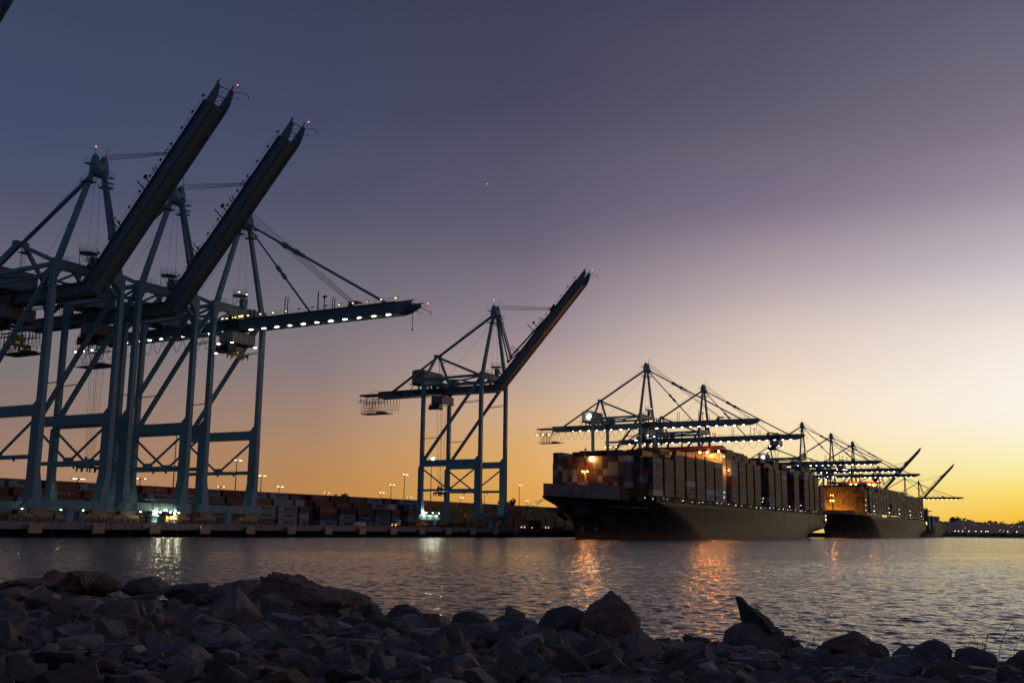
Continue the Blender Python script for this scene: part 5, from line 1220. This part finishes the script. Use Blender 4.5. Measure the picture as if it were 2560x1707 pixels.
boulder(2282, 2388, 1597, 1668, 'boulder', 'upright blue grey boulder near the right edge', 'bluish grey', 23, .3, 8, .05)
boulder(2386, 2496, 1618, 1672, 'boulder', 'low blue grey boulder right of the upright one', 'bluish grey', 24, .3, 8, .06)
boulder(2502, 2660, 1607, 1680, 'boulder', 'dark boulder cut by the right edge', 'brown', 25, .2, 9, .06)
# the fin: a thin pointed slab leaning to the left on the dome
fv = [(-.42, 0, .62), (-.36, 0, .64), (-.12, 0, .45), (.2, 0, .22), (.46, 0, -.08), (.1, 0, -.14), (-.18, 0, .0), (-.28, 0, .2)]
a = at_depth(1842, 1561, .35); c_ = at_depth(1928, 1561, .35); sc = (c_-a).length/.8
fb_ = MB(); n = len(fv)
fb_.add([(x, -.16+.08*(z > .4), z) for x, _, z in fv]+[(x, .2-.1*(z > .4), z) for x, _, z in fv], [tuple(range(n)), tuple(range(2*n-1, n-1, -1))]+[(k, n+k, n+(k+1) % n, (k+1) % n) for k in range(n)])
me = fb_.mesh('fin_rock', RM); bm = bmesh.new(); bm.from_mesh(me); bmesh.ops.triangulate(bm, faces=bm.faces); bmesh.ops.subdivide_edges(bm, edges=bm.edges, cuts=3, use_grid_fill=True)
for v in bm.verts: v.co += v.normal*.03*noise.noise(v.co*7)+v.normal*.015*noise.noise(v.co*19)
bm.to_mesh(me); bm.free()
ctr = at_depth(1889, 1567, .3); o = ob('fin_rock', me, None, ctr, (0, 0, math.atan2((c_-a).y, (c_-a).x)), (sc, sc, sc)); o.color = (.05, .045, .04, 1)
tag(o, 'sharp fin of rock leaning left on the broad dome', 'boulder')
# scattered rocks: the largest in view are objects, the rest one mass of rubble
cand = []
g = random.Random(77)
def try_add(a, s, r_):
    p = bank_pt(a, s); v = p-Vector((0, 0, EYE)); d_ = v.dot(fw)
    if d_ < 3 or (p.x*p.x+p.y*p.y) < 12: return
    x = 1280+F_PX*v.dot(rt)/d_; y = 853.5-F_PX*v.dot(upv)/d_
    cand.append([r_*r_/(d_*d_) if -60 < x < 2620 and y < 1730+200*r_ else 0, p, r_, d_, x, y])
cells = {}
def clear(a, s, r_):
    ci, cj = int(a//1.2), int(s//1.2)
    for i in (-1, 0, 1):
        for j in (-1, 0, 1):
            for (a2, s2_, r2) in cells.get((ci+i, cj+j), ()):
                if (a-a2)**2+(s-s2_)**2 < ((r_+r2)*.62)**2: return False
    cells.setdefault((ci, cj), []).append((a, s, r_)); return True
for rr, n in ((1.9, 420), (1.3, 1600), (.9, 5000), (.6, 10000), (.38, 9000)):
    for _ in range(n):
        az_ = g.uniform(-36, 36); D_ = 6.5*(48/6.5)**g.random(); q = Vector((D_*math.sin(D2R(az_)), D_*math.cos(D2R(az_)), 0))
        s = S0-q.dot(NB); a = q.dot(AB)
        if s < -.9: continue
        r_ = rr*(.0084*min(D_, 29)+.02)*g.uniform(.85, 1.2)
        if s < 3 and rr > 1: r_ *= .72
        if clear(a, s, r_): try_add(a, s, r_)
cand.sort(key=lambda c: -c[0])
RUB = MB(); RUB.c = []
lo_rk = []
for k in range(16):
    m_ = rock_mesh(300+k, 9, 0, .07, .8); lo_rk.append((np.array([v.co[:] for v in m_.vertices]), [tuple(p.vertices) for p in m_.polygons])); bpy.data.meshes.remove(m_)
seen_lab = {}
for k, (ar, p, r_, d_, x, y) in enumerate(cand):
    cn = g.choices(['dark grey', 'bluish grey', 'brown', 'black', 'pale grey', 'rusty brown'], (7, 6, 4, 2.5, 2, .8))[0]; c = RC[cn]; t_ = g.uniform(.75, 1.3)
    sc = (r_*g.uniform(.85, 1.3), r_*g.uniform(.75, 1.15), r_*g.uniform(.6, 1.05)); rot = (g.uniform(-.6, .6), g.uniform(-.6, .6), g.uniform(0, 6.28)); z = p.z+r_*g.uniform(-.05, .4)
    if k < 275:
        me, sh = g.choice(RK); o = ob('rock', me, None, (p.x, p.y, z), rot, sc); o.color = (c[0]*t_, c[1]*t_, c[2]*t_, 1)
        L_ = min(LAND, key=lambda q: abs(q[0]-x)+.5*abs(q[1]-y)); size = 'large' if r_ > .5 else 'mid-sized' if r_ > .33 else 'small'
        dx = 'right of' if x-L_[0] > 25 else 'left of' if x-L_[0] < -25 else 'under'
        dist = 'well below' if y-L_[1] > 110 else 'below' if y-L_[1] > 35 else 'beside'
        key = f'{size} {cn} {sh} rock {dist}'+(f' and {dx}' if dx != 'under' else '')+' '
        seen_lab.setdefault((key, L_[2]), []).append(o)
    else:
        co, fs = g.choice(lo_rk); m_ = Matrix.Translation((p.x, p.y, z)) @ (Matrix.Rotation(rot[2], 4, 'Z') @ Matrix.Rotation(rot[0], 4, 'X')) @ Matrix.Diagonal((*sc, 1)); A_m = np.array(m_); q = co @ A_m[:3, :3].T+A_m[:3, 3]
        RUB.add([tuple(v) for v in q], fs); RUB.c += [(c[0]*t_, c[1]*t_, c[2]*t_)]*len(fs)
def short(l):
    w_ = ('the '+l).split(); return ' '.join(w_[:9])
SH = {l: s for l, s in zip([q[2] for q in LAND], ['the flat rusty slab', 'the narrow pointed boulder', 'the craggy humped boulder', 'the small brown boulder', 'the tilted dark slab', 'the flat-topped boulder', 'the brown peaked boulder', 'the leaning grey wedge', 'the biggest long boulder', 'the grey pyramid block', 'the dark domed boulder', 'the small dark stone', 'the smooth low dome', 'the grey broken block', 'the pointed wedge', 'the rounded dark dome', 'the tall peaked boulder', 'the low dark boulder', 'the broad finned dome', 'the leaning dark stone', 'the wide humped boulder', 'the square ended lobe', 'the upright blue grey boulder', 'the low blue grey boulder', 'the boulder at the right edge'])}
for (key, l), os_ in seen_lab.items():
    os_.sort(key=lambda o: o.location.y, reverse=True)
    for i, o in enumerate(os_):
        lab = key+SH[l]
        if len(os_) > 1: lab += ', '+(['uppermost', 'next down', 'third down', 'fourth down', 'fifth down', 'sixth down', 'seventh down', 'eighth down', 'ninth down', 'tenth down']+['lowest']*30)[i]
        tag(o, lab, 'rock', 'riprap rocks on the shore bank')
print('rocks', len(cand))
me = RUB.mesh('rubble', RS, False)
me.set_sharp_from_angle(angle=D2R(24)); tag(ob('rubble', me), 'small broken stones filling the gaps between the riprap rocks', 'rubble', None, 'stuff')

# ------------------------------------------------------------------ dry weeds and litter among the rocks
STRAW = paint('dry_stalk', (.20, .13, .07), .8, .3, 3)
def weed(x, y, k, h, n, label):
    p = at_depth(x, y, k); b = MB()
    for _ in range(n):
        q = Vector((rnd.gauss(0, .08), rnd.gauss(0, .08), 0)); pts = [tuple(q)]
        dx, dy = rnd.gauss(0, .12), rnd.gauss(0, .12); hh = h*rnd.uniform(.5, 1)
        for i in range(1, 5): u = i/4; pts.append((q.x+dx*u*u*h*1.5, q.y+dy*u*u*h*1.5, hh*u))
        b.path(pts, .006, 0, 4)
        for i in range(4):
            e = pts[-1]; b.ball((e[0]+rnd.gauss(0, .02), e[1]+rnd.gauss(0, .02), e[2]-i*.05*h), .009, 0, 5, 3, 2.2)
    r = ob('dry_weed', b.mesh('dry_weed', STRAW), None, p); tag(r, label, 'weed', 'dry weeds between the rocks')
weed(2505, 1650, .6, .85, 2, 'tallest thin dry weed against the water near the right edge'); weed(2468, 1655, .7, .6, 4, 'feathery dry weed against the water, second from the right edge')
weed(1958, 1668, 3.0, .85, 2, 'tall dry stalk in front of the broad finned dome'); weed(1975, 1660, 4.0, .5, 7, 'bushy dry weed low in front of the broad finned dome')
weed(2020, 1690, 5.0, .4, 9, 'tuft of dry stalks low right of the broad finned dome'); weed(995, 1575, 1.4, .3, 8, 'short dry tuft under the dark domed boulder')
p = at_depth(14, 1683, 9); o = ob('plastic_litter', MB().loft([(0, -.22, .22, -.16, .16), (.03, -.24, .24, -.18, .18), (.05, -.2, .2, -.14, .14)]).mesh('plastic_litter', WHITE), None, p+Vector((0, 0, .05)), (1.0, .25, .4)); tag(o, 'white plastic lid lying among rocks at the bottom left corner', 'litter')
p = at_depth(272, 1622, 6.5); o = ob('plastic_scrap', MB().loft([(0, -.13, .13, -.03, .03), (.02, -.12, .1, -.03, .03), (.05, -.05, .02, -.01, .01)]).mesh('plastic_scrap', WHITE), None, p+Vector((0, 0, .06)), (.3, .1, .2)); tag(o, 'small pale scrap of plastic among rocks at lower left', 'litter')
p = at_depth(230, 1506, 2.5); o = ob('driftwood', MB().path([(-.5, 0, 0), (-.15, .02, .05), (.2, 0, .03), (.55, .05, .06)], .025, 0, 6).tube((-.1, .02, .05), (-.14, 0, -.1), .02).mesh('driftwood', paint('bleached_wood', (.4, .34, .3), .8)), None, p+Vector((0, 0, .12)), (0, .05, .3)); tag(o, 'bleached forked stick lying on rocks at the left', 'driftwood')
